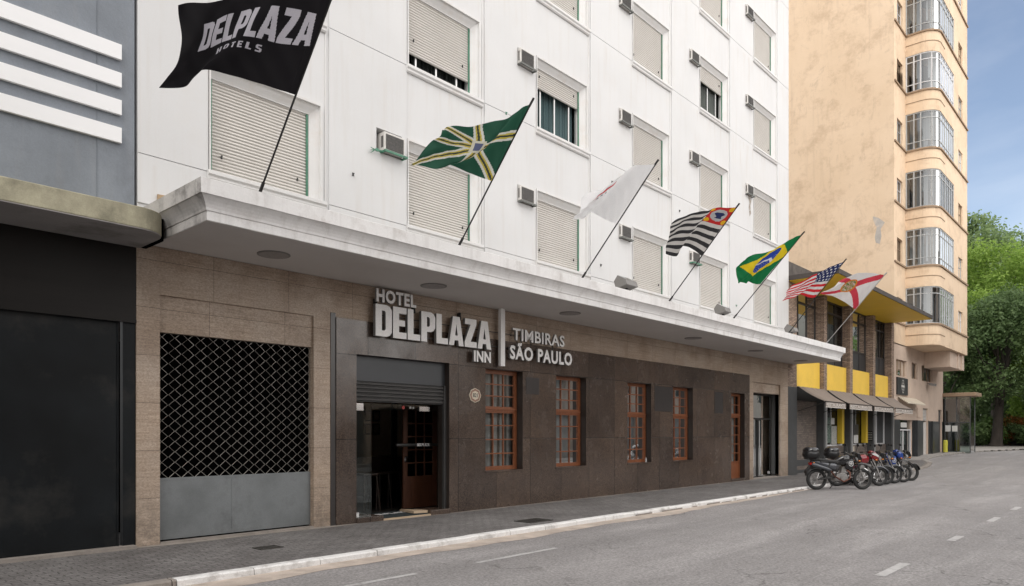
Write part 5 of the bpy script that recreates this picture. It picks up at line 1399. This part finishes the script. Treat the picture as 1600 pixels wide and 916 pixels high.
# kiosk / glazed entrance porch projecting over the far pavement
KX = 53.2
KP = thing("glass_porch", "glazed entrance porch with thick flat roof slab beyond the peach apartment block", "porch", (KX, 0, .43))
m = MB(); m.box(KX - .15, 54.9, -1.85, .3, 3.98, 4.22); m.build("roof_slab", "peach_trim", KP, bevel=.03)
m = MB()
for x, y in ((KX + .05, -.1), (KX + .05, -.75), (KX + .05, -1.50), (54.7, -1.5)): m.box(x - .025, x + .025, y - .025, y + .025, hz(x) - .02, 3.98)
m.box(KX + .03, KX + .07, -1.46, -.14, 2.30, 2.36); m.build("frame", "pillar_grey", KP)
m = MB(); m.quad((KX + .05, -.1, .4), (KX + .05, -1.5, .4), (KX + .05, -1.5, 3.98), (KX + .05, -.1, 3.98)); m.quad((KX + .05, -1.5, .4), (54.7, -1.5, .4), (54.7, -1.5, 3.98), (KX + .05, -1.5, 3.98)); m.build("glazing", "glass_green", KP)
m = MB(); m.box(KX + .01, KX + .03, -.42, -.12, 1.75, 2.15); m.box(KX + .01, KX + .03, -.80, -.50, 1.75, 2.12); m.build("paper_notice", "paper", KP)
m = MB(); m.box(KX + .15, 54.6, .35, 1.5, .4, 3.9); m.box(54.2, 54.6, -.7, .35, .4, 3.9); m.build("inner_wall", "dark_room", KP)
bl = thing("bollard", "short yellow and green bollard at the corner of the peach building", "bollard", (51.6, -.45, hz(51.6)))
m = MB(); z = hz(51.6); m.tube([(51.6, -.45, z), (51.6, -.45, z + .74), (51.6, -.45, z + .80)], [.13, .13, .09], 14); m.build("post", "bollard_yellow", bl)
m = MB(); m.tube([(51.6, -.45, z), (51.6, -.45, z + .05)], .17, 14); m.build("base", "kerb_stone", bl)
pl = thing("lamp_post", "pale steel twin pipe post standing behind the glass porch roof", "post", (56.0, .9, hz(56)))
m = MB(); m.tube([(56.0, .9, .4), (56.0, .9, 6.9)], .09, 10); m.tube([(56.4, .7, .4), (56.4, .7, 6.9)], .05, 8); m.box(55.95, 56.45, .68, .92, 5.0, 5.06); m.build("pipe", "drain_pipe", pl)

# ================================================================== OPPOSITE SIDE OF THE STREET (unseen, added for reflections, heights set to block or admit light)
def added_opposite(x0, x1, h, y, label, mt, nwin, n_f):
    t = thing("apartment_building", label, "building", (x0, y, 0))
    m = MB(); hl = []; sp_ = (x1 - x0) / nwin
    for i in range(nwin):
        for j in range(n_f): hl.append((x0 + sp_ * i + sp_ * .3, x0 + sp_ * i + sp_ * .72, 4.6 + 3.1 * j, 6.1 + 3.1 * j))
    dl = [(x0 + sp_ * i + .4, x0 + sp_ * (i + 1) - .4, 0, 3.1) for i in range(nwin)]
    ym = y; mm = MB(); wall_holes(mm, x0, x1, 0, h, hl + dl, 0, .3)
    mm.v = [(a, ym - b, c) for a, b, c in mm.v]; mm.quad((x0, y, h), (x1, y, h), (x1, y - 10, h), (x0, y - 10, h)); mm.quad((x0, y, 0), (x0, y - 10, 0), (x0, y - 10, h), (x0, y, h)); mm.quad((x1, y, 0), (x1, y - 10, 0), (x1, y - 10, h), (x1, y, h))
    mm.build("wall", mt, t)
    g = MB()
    for a, b, c, d in hl: g.quad((a, y - .25, c), (b, y - .25, c), (b, y - .25, d), (a, y - .25, d))
    g.build("window_glass", "far_glass", t)
    g = MB()
    for i, (a, b, c, d) in enumerate(dl): g.quad((a, y - .25, c), (b, y - .25, c), (b, y - .25, d), (a, y - .25, d), i % 2)
    g.build("shopfront", ["galv", "far_glass"], t)
added_opposite(-22, 9, 15.0, -18, "unseen brown building added across the street with metal shopfronts, facing the lattice gate", "stone_plain", 6, 3)
added_opposite(9.2, 34, 4.2, -21, "unseen single storey cream building added across the street, facing the hotel windows", "pink_render", 5, 0)
added_opposite(34.2, 62, 13.0, -18, "unseen taller brownish building added across the street, facing the restaurant", "stone_plain", 7, 3)
added_opposite(62.5, 100, 17.0, -18, "unseen tallest block added across the street near the trees", "far_facade", 9, 4)

# ================================================================== TREES
def leaf_mesh(centers, radii, n, size, mt, name, parent, seed, flat=.75, shell=.45):
    """leaf-sized faces spread through clumps (centre, radius)"""
    g = np.random.default_rng(seed)
    c = np.array(centers, float); r = np.array(radii, float)
    w = r ** 2.2; w /= w.sum(); k = g.choice(len(c), n, p=w)
    d = g.normal(size=(n, 3)); d /= np.linalg.norm(d, axis=1)[:, None]
    rad = (shell + (1 - shell) * g.random(n) ** .6) * (1 + .34 * np.sin(d[:, 0] * 7 + k) * np.sin(d[:, 1] * 6 + 2 * k) + .12 * g.normal(size=n))
    p = c[k] + d * (rad * r[k])[:, None] * np.array([1, 1, flat])
    nrm = d * .6 + g.normal(size=(n, 3)) * .7 + np.array([0, 0, .5]); nrm /= np.linalg.norm(nrm, axis=1)[:, None]
    a = np.cross(nrm, g.normal(size=(n, 3))); a /= np.linalg.norm(a, axis=1)[:, None]; b = np.cross(nrm, a)
    s = size * (.55 + .9 * g.random(n)); s = s[:, None]
    V = np.stack([p - a * s * .5, p + b * s * .28 + nrm * s * .08, p + a * s * .5, p - b * s * .28 + nrm * s * .08], 1).reshape(-1, 3)
    o0 = ORG[parent.name]; V = V - np.array(o0)
    me = bpy.data.meshes.new(name); me.vertices.add(4 * n); me.vertices.foreach_set("co", V.ravel())
    me.loops.add(4 * n); me.loops.foreach_set("vertex_index", np.arange(4 * n, dtype=np.int32))
    me.polygons.add(n); me.polygons.foreach_set("loop_start", np.arange(0, 4 * n, 4, dtype=np.int32)); me.polygons.foreach_set("loop_total", np.full(n, 4, dtype=np.int32))
    me.update(); me.materials.append(MATS[mt])
    o = bpy.data.objects.new(name, me); COL.objects.link(o); o.parent = parent; ORG[o.name] = o0
    return o
def tree(x, y, h, cr_, tr_r, label, mt, n, size, seed, lean=(0, 0), crown_low=.3, group=None, clumps_=26, flat=.75, cat="tree", name="leafy_tree"):
    z0 = hz(x) - .05; t = thing(name, label, cat, (x, y, z0), 0, group); r = random.Random(seed)
    m = MB(); top = Vector((x + lean[0], y + lean[1], z0 + h * .62))
    b = Vector((x, y, z0)); pts = [b + (top - b) * f + Vector((.25 * math.sin(f * 5 + seed) * f, .25 * math.cos(f * 4 + seed) * f, 0)) for f in (0, .04, .12, .25, .4, .55, .75, 1)]
    m.tube(pts, [tr_r * k for k in (1.45, 1.12, 1, .9, .8, .66, .45, .2)], 12)
    cs, rs = [], []; clumps = int((clumps_ if isinstance(clumps_, int) else 26) * 1.7)
    for k in range(clumps):
        a = r.uniform(0, 2 * math.pi); f = r.uniform(crown_low, 1); rad = cr_ * math.sin(math.pi * min(1, (f - crown_low) / (1 - crown_low) * .8 + .18)) ** .6 * r.uniform(.45, 1)
        c = Vector((x + lean[0] * f + rad * math.cos(a), y + lean[1] * f + rad * math.sin(a), z0 + h * f * .93)); cs.append(tuple(c)); rs.append(cr_ * r.uniform(.17, .36))
        if k % 4 == 0:
            s = pts[4 + (k // 4) % 3]; q = s.lerp(c, .5) + Vector((0, 0, .4)); m.tube([s, q, c], [tr_r * .34, tr_r * .2, tr_r * .06], 6)
    m.build("trunk", "bark", t, smooth=True)
    leaf_mesh(cs, rs, n, size, mt, "crown", t, seed, flat)
    return t
G_ = "trees beyond the peach building"
tree(70, -.4, 13.0, 5.2, .40, "large dark leafy tree with a thick trunk at the pavement edge beside the glass porch", "leaf_dark", 28000, .26, 11, (1.0, -.6), .34, G_, 40)
tree(80, 1.2, 19.2, 6.4, .38, "bright yellow green tree rising just above the dark tree beside the peach building", "leaf_bright", 26000, .30, 21, (0, 0), .38, G_, 36)
tree(76, -6.3, 15.5, 5.2, .35, "bright green tree at the right edge of the picture by the road", "leaf_mid", 20000, .30, 31, (0, 0), .30, G_, 28)
tree(100, 6.8, 28.0, 7.2, .5, "tall distant domed tree touching the peach building outline", "leaf_far", 22000, .42, 41, (0, 0), .45, G_, 30)
tree(108, 2.6, 27.0, 7.5, .5, "tall distant domed tree reaching into the blue sky furthest right", "leaf_far", 22000, .42, 51, (0, 0), .45, G_, 30)
tree(92, 9, 15.0, 6.0, .35, "dark filling tree directly behind the twin pipe post", "leaf_dark", 14000, .42, 61, (0, 0), .12, G_, 28)
tree(90, 1.5, 12.5, 6.5, .35, "broad dark tree in the gap behind the thick trunk", "leaf_dark", 16000, .42, 71, (0, 0), .10, G_, 30)
tree(96, -4.5, 13.0, 6.5, .35, "mid green spreading tree in the distance right of the thick trunk", "leaf_mid", 16000, .42, 81, (0, 0), .12, G_, 30)
tree(68, 3.2, 9.5, 3.4, .22, "slender dark tree seen through the glass porch", "leaf_dark", 9000, .30, 91, (0, 0), .10, G_, 20)
tree(78.5, -1.9, 5.4, 2.3, .10, "small fresh green shrub tree right of the thick trunk above the orange shrub", "leaf_bright", 7000, .24, 101, (0, 0), .25, None, 16)
def shrub(x, y, h, w, mt, label, n, size, seed):
    z0 = hz(x); t = thing("shrub", label, "shrub", (x, y, z0)); r = random.Random(seed); cs = []; rs = []; m = MB()
    for k in range(14):
        c = (x + r.uniform(-w, w) * .5, y + r.uniform(-w, w) * .8, z0 + h * r.uniform(.2, .8)); cs.append(c); rs.append(h * r.uniform(.2, .34)); m.tube([(x, y, z0), c], [.05, .015], 5)
    m.build("stem", "bark", t); leaf_mesh(cs, rs, n, size, mt, "foliage", t, seed)
shrub(73.2, -1.9, 2.7, 2.2, "leaf_red", "orange and red leaved shrub right of the thick trunk", 6500, .18, 5)
shrub(72.0, -3.0, 2.0, 2.4, "leaf_dark", "low dark shrub at the pavement edge under the orange one", 5000, .18, 6)
shrub(72.4, 1.3, 2.6, 2.6, "leaf_mid", "mid green shrub left of the thick trunk", 6000, .18, 7)
shrub(70.5, 2.0, 1.6, 2.0, "leaf_dark", "low dark shrub between the glass porch and the thick trunk", 4000, .16, 8)
fn = thing("low_wall", "low weathered garden wall behind the thick trunk", "wall", (74, -6, hz(74)))
m = MB(); m.prism([(74.2, -8), (74.4, -8), (74.4, 7), (74.2, 7)], "z", hz(74) - .1, hz(74) + 1.3); m.build("masonry", "parapet_stone", fn)
# ferns and weeds that close the view at the end of the street
t = thing("hedge", "long dark hedge closing the end of the street behind the garden wall", "hedge", (84, 0, .6)); r = random.Random(77)
cs = [(84 + r.uniform(-1.5, 1.5), -12 + 26 * k / 40, .6 + r.uniform(.8, 4.2)) for k in range(41)]; leaf_mesh(cs, [1.6] * 41, 16000, .34, "leaf_dark", "foliage", t, 77)
m = MB()
for k in range(0, 41, 2): m.tube([(84, cs[k][1], .5), cs[k]], [.09, .03], 6)
m.build("stem", "bark", t)
m = MB(); m.prism([(88, -14), (88.3, -14), (88.3, 16), (88, 16)], "z", .2, 3.4); fw = thing("boundary_wall", "dark stained boundary wall seen in chinks behind the hedge", "wall", (88, 0, .6)); m.build("masonry", "dark_band", fw)
# ================================================================== MOTORCYCLES
def motorcycle(front, heading, label, body, body2, box=None, trail=False, mirrors=True, lowf="bike_black", scale=1., seed=0, rimm="engine_metal"):
    WB = 1.38; Rw = .305
    dx, dy = math.cos(heading), math.sin(heading)
    loc = (front[0] - dx * WB * .5 * scale, front[1] - dy * WB * .5 * scale, RD)
    t = thing("motorcycle", label, "motorcycle", loc, heading, "motorcycles parked in a row by the kerb"); t.scale = (scale,) * 3
    ORG[t.name] = Vector((0, 0, 0))
    B = dict(world=False)
    fx, rx = WB / 2, -WB / 2
    def wheel(x, steer=0.):
        w = MB(); w.torus((0, 0, 0), Rw - .048, .05, n=40, k=10)
        o = w.build("wheel", "rubber", t, smooth=True, **B); o.location = (x, 0, Rw); o.rotation_euler = (0, 0, steer)
        r_ = MB(); r_.torus((0, 0, 0), Rw - .088, .018, n=36, k=6, sq=.6)
        a = r_.build("rim", rimm, o, smooth=True, **B)
        s_ = MB()
        for k in range(18):
            an = 2 * math.pi * k / 18 + .1; s_.tube([(.03 * math.cos(an + .5), .03 * (-1) ** k, .03 * math.sin(an + .5)), ((Rw - .09) * math.cos(an), 0, (Rw - .09) * math.sin(an))], .0028, 4, caps=False)
        s_.build("spokes", "chrome", o, **B)
        h = MB(); h.tube([(0, -.06, 0), (0, .06, 0)], .045, 14); h.disc((0, 0, 0), .12, .055, .060, 24); h.build("hub", "engine_metal", o, **B)
        return o
    wheel(rx); wheel(fx, .12)
    m = MB()
    for s in (-1, 1):
        m.tube([(rx, s * .10, Rw), (-.18, s * .085, .37)], [.022, .028], 8)
        m.tube([(rx + .16, s * .12, .42), (-.34, s * .12, .78)], .022, 8)
        m.tube([(.34, s * .04, .92), (-.10, s * .10, .80), (-.62, s * .11, .82)], .017, 8)
        m.tube([(-.16, s * .10, .40), (-.12, s * .10, .80)], .018, 8)
    m.tube([(.37, 0, .92), (.26, 0, .45), (.12, 0, .24), (-.16, 0, .26)], .022, 8); m.tube([(.40, 0, .86), (.35, 0, 1.0)], .035, 10)
    m.tube([(-.15, .14, .22), (-.15, -.14, .22)], .012, 6); m.tube([(-.05, .12, .25), (-.16, .26, -.0 + .01)], .011, 6)
    m.build("frame", "black_iron", t, smooth=True, **B)
    m = MB(); 
    m.prism([(-.20, .26), (.16, .24), (.22, .34), (.17, .46), (-.02, .48), (-.22, .42)], "y", -.10, .10); m.disc((.06, 0, .35), .085, -.135, -.10); m.disc((-.12, 0, .34), .07, -.13, -.10); m.disc((.06, 0, .35), .085, .10, .135)
    for k in range(7): z = .47 + k * .027; m.box(-.015 + k * .008, .145 + k * .008, -.085, .085, z, z + .014)
    m.prism([(.02, .46), (.12, .46), (.17, .68), (.07, .68)], "y", -.06, .06)
    m.build("engine", "engine_metal", t, smooth=False, bevel=.006, **B)
    # exhaust on the viewer side (right side of the machine)
    m = MB(); zz = .60 if trail else .33
    m.tube([(.17, -.05, .58), (.27, -.09, .50), (.24, -.13, .32), (.05, -.15, .24), (-.22, -.15, .27 if not trail else .40), (-.36, -.155, .32 if not trail else .58)], .019, 8)
    m.build("exhaust_pipe", "copper_pipe" if trail else "chrome", t, smooth=True, **B)
    m = MB(); m.tube([(-.34, -.16, .32 if not trail else .57), (-.44, -.165, .34 if not trail else .61), (-.86, -.17, .43 if not trail else .74), (-.90, -.17, .44 if not trail else .75)], [.03, .048, .052, .035], 12); m.build("muffler", "bike_grey" if trail else "engine_metal", t, smooth=True, **B)
    # fork
    m = MB()
    for s in (-1, 1): m.tube([(fx, s * .085, Rw), (fx - .12, s * .085, .58)], [.024, .026], 10)
    m.build("fork_leg", "chrome" if not trail else "engine_metal", t, smooth=True, **B)
    m = MB()
    for s in (-1, 1): m.tube([(fx - .12, s * .085, .58), (fx - .31, s * .085, 1.0)], .022, 10)
    m.box(fx - .33, fx - .25, -.11, .11, .96, .99); m.box(fx - .27, fx - .19, -.11, .11, .80, .83); m.build("fork_tube", "black_iron" if trail else "chrome", t, smooth=True, **B)
    # fenders
    def arc(cx, r0, a0, a1, w, up, name, mt):
        rings = []; n = 12
        for k in range(n + 1):
            a = R(a0 + (a1 - a0) * k / n); cxx, cz = cx + r0 * math.cos(a), Rw + up + r0 * math.sin(a); ww = w * (1 if 0 < k < n else .6)
            nx, nz = math.cos(a), math.sin(a)
            rings.append([(cxx - nx * .03, -ww, cz - nz * .03), (cxx, -ww * .8, cz), (cxx + nx * .008, 0, cz + nz * .008), (cxx, ww * .8, cz), (cxx - nx * .03, ww, cz - nz * .03), (cxx - nx * .012, 0, cz - nz * .012)])
        MB().loft(rings).build(name, mt, t, smooth=True, **B)
    if trail: arc(fx - .04, .42, 20, 125, .07, .06, "front_fender", lowf)
    else: arc(fx, Rw + .03, 15, 145, .065, .0, "front_fender", lowf)
    arc(rx, Rw + .045, 40, 165, .075, .02, "rear_fender", "black_plastic")
    # tank, seat, side panels, tail
    def body_loft(secs, name, mt, e=.6):
        rings = []
        for x, w, z0, z1 in secs:
            zc, h = (z0 + z1) / 2, (z1 - z0) / 2; ring = []
            for k in range(16):
                a = 2 * math.pi * k / 16; cs_, sn = math.cos(a), math.sin(a)
                ring.append((x, w * math.copysign(abs(cs_) ** e, cs_), zc + h * math.copysign(abs(sn) ** e, sn)))
            rings.append(ring)
        return MB().loft(rings).build(name, mt, t, smooth=True, **B)
    body_loft([(.36, .03, .82, .90), (.30, .10, .74, .97), (.18, .145, .70, 1.02), (.04, .14, .72, 1.0), (-.08, .10, .74, .92), (-.16, .07, .76, .86)], "fuel_tank", body)
    if trail: body_loft([(.40, .04, .64, .86), (.34, .15, .60, .92), (.22, .165, .56, .88), (.12, .15, .62, .84)], "tank_shroud", body)
    body_loft([(-.02, .06, .80, .87), (-.12, .11, .78, .875), (-.30, .13, .78, .865), (-.46, .13, .80, .90), (-.70, .10, .83, .93), (-.80, .05, .85, .90)], "seat", "seat_vinyl")
    body_loft([(-.08, .09, .56, .76), (-.20, .135, .56, .79), (-.36, .13, .60, .80), (-.60, .105, .70, .84), (-.86, .05, .78, .86)], "side_fairing", body2)
    m = MB(); m.prism([(-.86, .80), (-.92, .78), (-.90, .72), (-.84, .74)], "y", -.06, .06); m.build("tail_light", "lens_red", t, **B)
    m = MB(); m.prism([(-.84, .76), (-1.02, .56), (-1.03, .48), (-.98, .50), (-.80, .72)], "y", -.07, .07); m.build("plate_holder", "black_plastic", t, **B)
    m = MB(); m.ellipsoid((fx - .14, 0, .88), (.07, .085, .085)); m.build("headlight", "lens", t, smooth=True, **B)
    if body == "bike_red" or body == "bike_blue":
        body_loft([(fx - .04, .04, .86, .94), (fx - .08, .12, .80, 1.02), (fx - .18, .15, .80, 1.10), (fx - .28, .13, .86, 1.14), (fx - .32, .10, .96, 1.12)], "nose_fairing", body)
    else:
        m = MB(); m.prism([(fx - .08, .78), (fx - .05, .90), (fx - .12, 1.06), (fx - .2, 1.06), (fx - .16, .82)], "y", -.09, .09); m.build("headlight_mask", body, t, bevel=.02, **B)
    m = MB(); hx = fx - .33
    m.tube([(hx - .08, -.37, 1.07), (hx - .03, -.26, 1.08), (hx, -.12, 1.03), (hx, .12, 1.03), (hx - .03, .26, 1.08), (hx - .08, .37, 1.07)], .013, 8); m.build("handlebar", "chrome", t, smooth=True, **B)
    for s in (-1, 1):
        g = MB(); g.tube([(hx - .085, s * .40, 1.07), (hx - .05, s * .27, 1.08)], .019, 8); g.tube([(hx - .01, s * .26, 1.085), (hx - .03, s * .40, 1.075)], .007, 5); g.build("grip", "rubber", t, **B)
        if mirrors:
            g = MB(); g.tube([(hx, s * .23, 1.08), (hx + .02, s * .27, 1.22), (hx, s * .33, 1.27)], .007, 6); g.ellipsoid((hx - .0, s * .34, 1.30), (.02, .065, .045)); g.build("mirror", "black_plastic", t, smooth=True, **B)
        g = MB(); g.ellipsoid((fx - .18, s * .17, .84), (.03, .028, .024)); g.tube([(fx - .18, s * .07, .84), (fx - .18, s * .16, .84)], .008, 5); g.ellipsoid((-.84, s * .15, .78), (.03, .028, .024)); g.build("turn_signal", "lens_orange", t, smooth=True, **B)
    m = MB(); m.ellipsoid((hx + .06, 0, 1.07), (.05, .08, .035)); m.build("gauge", "black_plastic", t, smooth=True, **B)
    if trail:   # round white emblem on the tank shroud
        m = MB(); cx, cz = .26, .76
        for k in range(24):
            a, b = 2 * math.pi * k / 24, 2 * math.pi * (k + 1) / 24
            for r0, r1 in ((.062, .075),): m.quad((cx + r0 * math.cos(a), -.172, cz + r0 * math.sin(a)), (cx + r1 * math.cos(a), -.172, cz + r1 * math.sin(a)), (cx + r1 * math.cos(b), -.172, cz + r1 * math.sin(b)), (cx + r0 * math.cos(b), -.172, cz + r0 * math.sin(b)))
        for an in (0, 72, 144, 216, 288): a = R(an + 90); m.quad((cx, -.172, cz), (cx + .03 * math.cos(a + .4), -.172, cz + .03 * math.sin(a + .4)), (cx + .058 * math.cos(a), -.172, cz + .058 * math.sin(a)), (cx + .03 * math.cos(a - .4), -.172, cz + .03 * math.sin(a - .4)))
        m.build("round_emblem", "bike_white", t, **B)
    if body == "bike_red":
        m = MB(); m.prism([(fx - .30, 1.02), (fx - .10, .93), (fx - .08, .98), (fx - .26, 1.09)], "y", -.151, .151); m.build("white_stripe", "bike_white", t, **B)
    if box:
        bx = -.86
        m = MB(); m.box(bx - .16, bx + .2, -.12, .12, .90, .925); m.tube([(-.7, .1, .86), (-1.0, .1, .90)], .012, 6); m.tube([(-.7, -.1, .86), (-1.0, -.1, .90)], .012, 6); m.build("rack", "black_iron", t, **B)
        m = MB(); m.ellipsoid((bx, 0, 1.04), (.225, .225, .16), 20, 10, e=.85); m.build("top_box", "black_plastic", t, smooth=True, **B)
        m = MB(); m.ellipsoid((bx, 0, 1.14), (.22, .22, .12), 20, 10, e=.9); m.build("top_box_lid", "bike_black", t, smooth=True, **B)
        m = MB(); m.torus((bx, 0, 1.06), .222, .006, axis="z", n=32, k=5); m.build("box_trim", "bike_grey", t, smooth=True, **B)
    m = MB(); m.tube([(hx + .05, .05, .98), (hx + .12, .09, .86), (.30, .08, .72)], .006, 5); m.tube([(hx - .02, -.15, 1.05), (hx + .14, -.10, .90), (fx - .10, -.09, .50), (fx - .02, -.085, .36)], .006, 5); m.build("cable", "black_iron", t, **B)
    return t
hd = R(-44)
motorcycle((23.10, -3.93), hd, "black trail motorcycle with black top box and round white tank emblem, first in the row", "bike_black", "bike_grey", True, True, lowf="bike_black", scale=1.03)
motorcycle((25.05, -3.86), hd - .03, "red motorcycle with white striped nose and a black top box", "bike_red", "bike_wine", True, False, lowf="bike_grey")
motorcycle((25.85, -3.84), hd - .05, "black motorcycle squeezed between the red one and the grey one", "bike_black", "bike_black", None, False, lowf="bike_black")
motorcycle((26.65, -3.90), hd + .02, "dark grey motorcycle with bright wheel rims just before the blue one", "bike_grey", "bike_black", None, False, lowf="bike_grey", rimm="chrome")
motorcycle((27.45, -3.98), hd, "blue motorcycle with a raised blue nose fairing", "bike_blue", "bike_black", None, True, lowf="bike_black", rimm="chrome")
motorcycle((28.50, -3.98), hd + .05, "plain black motorcycle at the far end of the row beyond the blue one", "bike_black", "bike_black", None, False, lowf="bike_black", mirrors=False, rimm="black_iron")

# ================================================================== WORLD, SUN
w = bpy.data.worlds.new("World"); SC.world = w; w.use_nodes = True
nt = w.node_tree; nt.nodes.clear()
out = nt.nodes.new("ShaderNodeOutputWorld"); bg = nt.nodes.new("ShaderNodeBackground")
sky = nt.nodes.new("ShaderNodeTexSky"); sky.sky_type = "NISHITA"; sky.sun_disc = False
SUN = Vector((-.62, -.40, .95)).normalized()
sky.sun_elevation = math.asin(SUN.z); sky.sun_rotation = math.atan2(SUN.x, SUN.y)
sky.air_density = 1.0; sky.dust_density = 1.2; sky.ozone_density = 1.0
tc = nt.nodes.new("ShaderNodeTexCoord")
mp = nt.nodes.new("ShaderNodeMapping"); mp.inputs["Scale"].default_value = (1, 1, 2.6); nt.links.new(tc.outputs["Generated"], mp.inputs[0])
n1 = noise(nt, mp.outputs[0], 1.6, 7, .55, .3)
sep = nt.nodes.new("ShaderNodeSeparateXYZ"); nt.links.new(tc.outputs["Generated"], sep.inputs[0])
# thin cloud: heavy over and behind the viewer, veil-like down the street (+x)
up0 = rng_map(nt, sep.outputs[2], .42, .80, .0, 1.)
upx = rng_map(nt, sep.outputs[0], .70, .25, 0., 1.)
um = N(nt, "ShaderNodeMath", operation="MAXIMUM"); nt.links.new(up0, um.inputs[0]); nt.links.new(upx, um.inputs[1])
um2 = N(nt, "ShaderNodeMath", operation="MAXIMUM"); nt.links.new(um.outputs[0], um2.inputs[0]); nt.links.new(rng_map(nt, sep.outputs[1], -.08, -.38, 0., 1.), um2.inputs[1]); up = um2.outputs[0]
cl = mul(nt, rng_map(nt, n1, .36, .60, .82, 1.), up)
veil = mul(nt, rng_map(nt, n1, .36, .70, .06, .34), 1.)
mxm = N(nt, "ShaderNodeMath", operation="MAXIMUM"); nt.links.new(cl, mxm.inputs[0]); nt.links.new(veil, mxm.inputs[1])
lowc = mixc(nt, rng_map(nt, sep.outputs[1], .25, -.45), (8.0, 8.0, 8.1), (21.0, 20.3, 19.6))
cloudc = mixc(nt, rng_map(nt, sep.outputs[2], .35, .85), lowc, (9.5, 9.3, 9.2))
c = mixc(nt, mxm.outputs[0], sky.outputs[0], cloudc)
nt.links.new(c, bg.inputs[0]); bg.inputs[1].default_value = .12
nt.links.new(bg.outputs[0], out.inputs[0])
sl_ = bpy.data.lights.new("sun", "SUN"); sl_.energy = .9; sl_.angle = R(22); sl_.color = (1, .95, .88)
so = bpy.data.objects.new("sun", sl_); COL.objects.link(so); so.rotation_euler = (-SUN).to_track_quat("-Z", "Y").to_euler(); so.location = (0, -20, 40)
SC.view_settings.view_transform = "Standard"; SC.view_settings.look = "None"; SC.view_settings.exposure = .38; SC.view_settings.gamma = 1
SC.view_settings.use_curve_mapping = False
SC.cycles.max_bounces = 7; SC.cycles.diffuse_bounces = 4; SC.cycles.glossy_bounces = 4; SC.cycles.transparent_max_bounces = 16; SC.cycles.transmission_bounces = 4
SC.cycles.use_denoising = True; SC.cycles.sample_clamp_indirect = 6
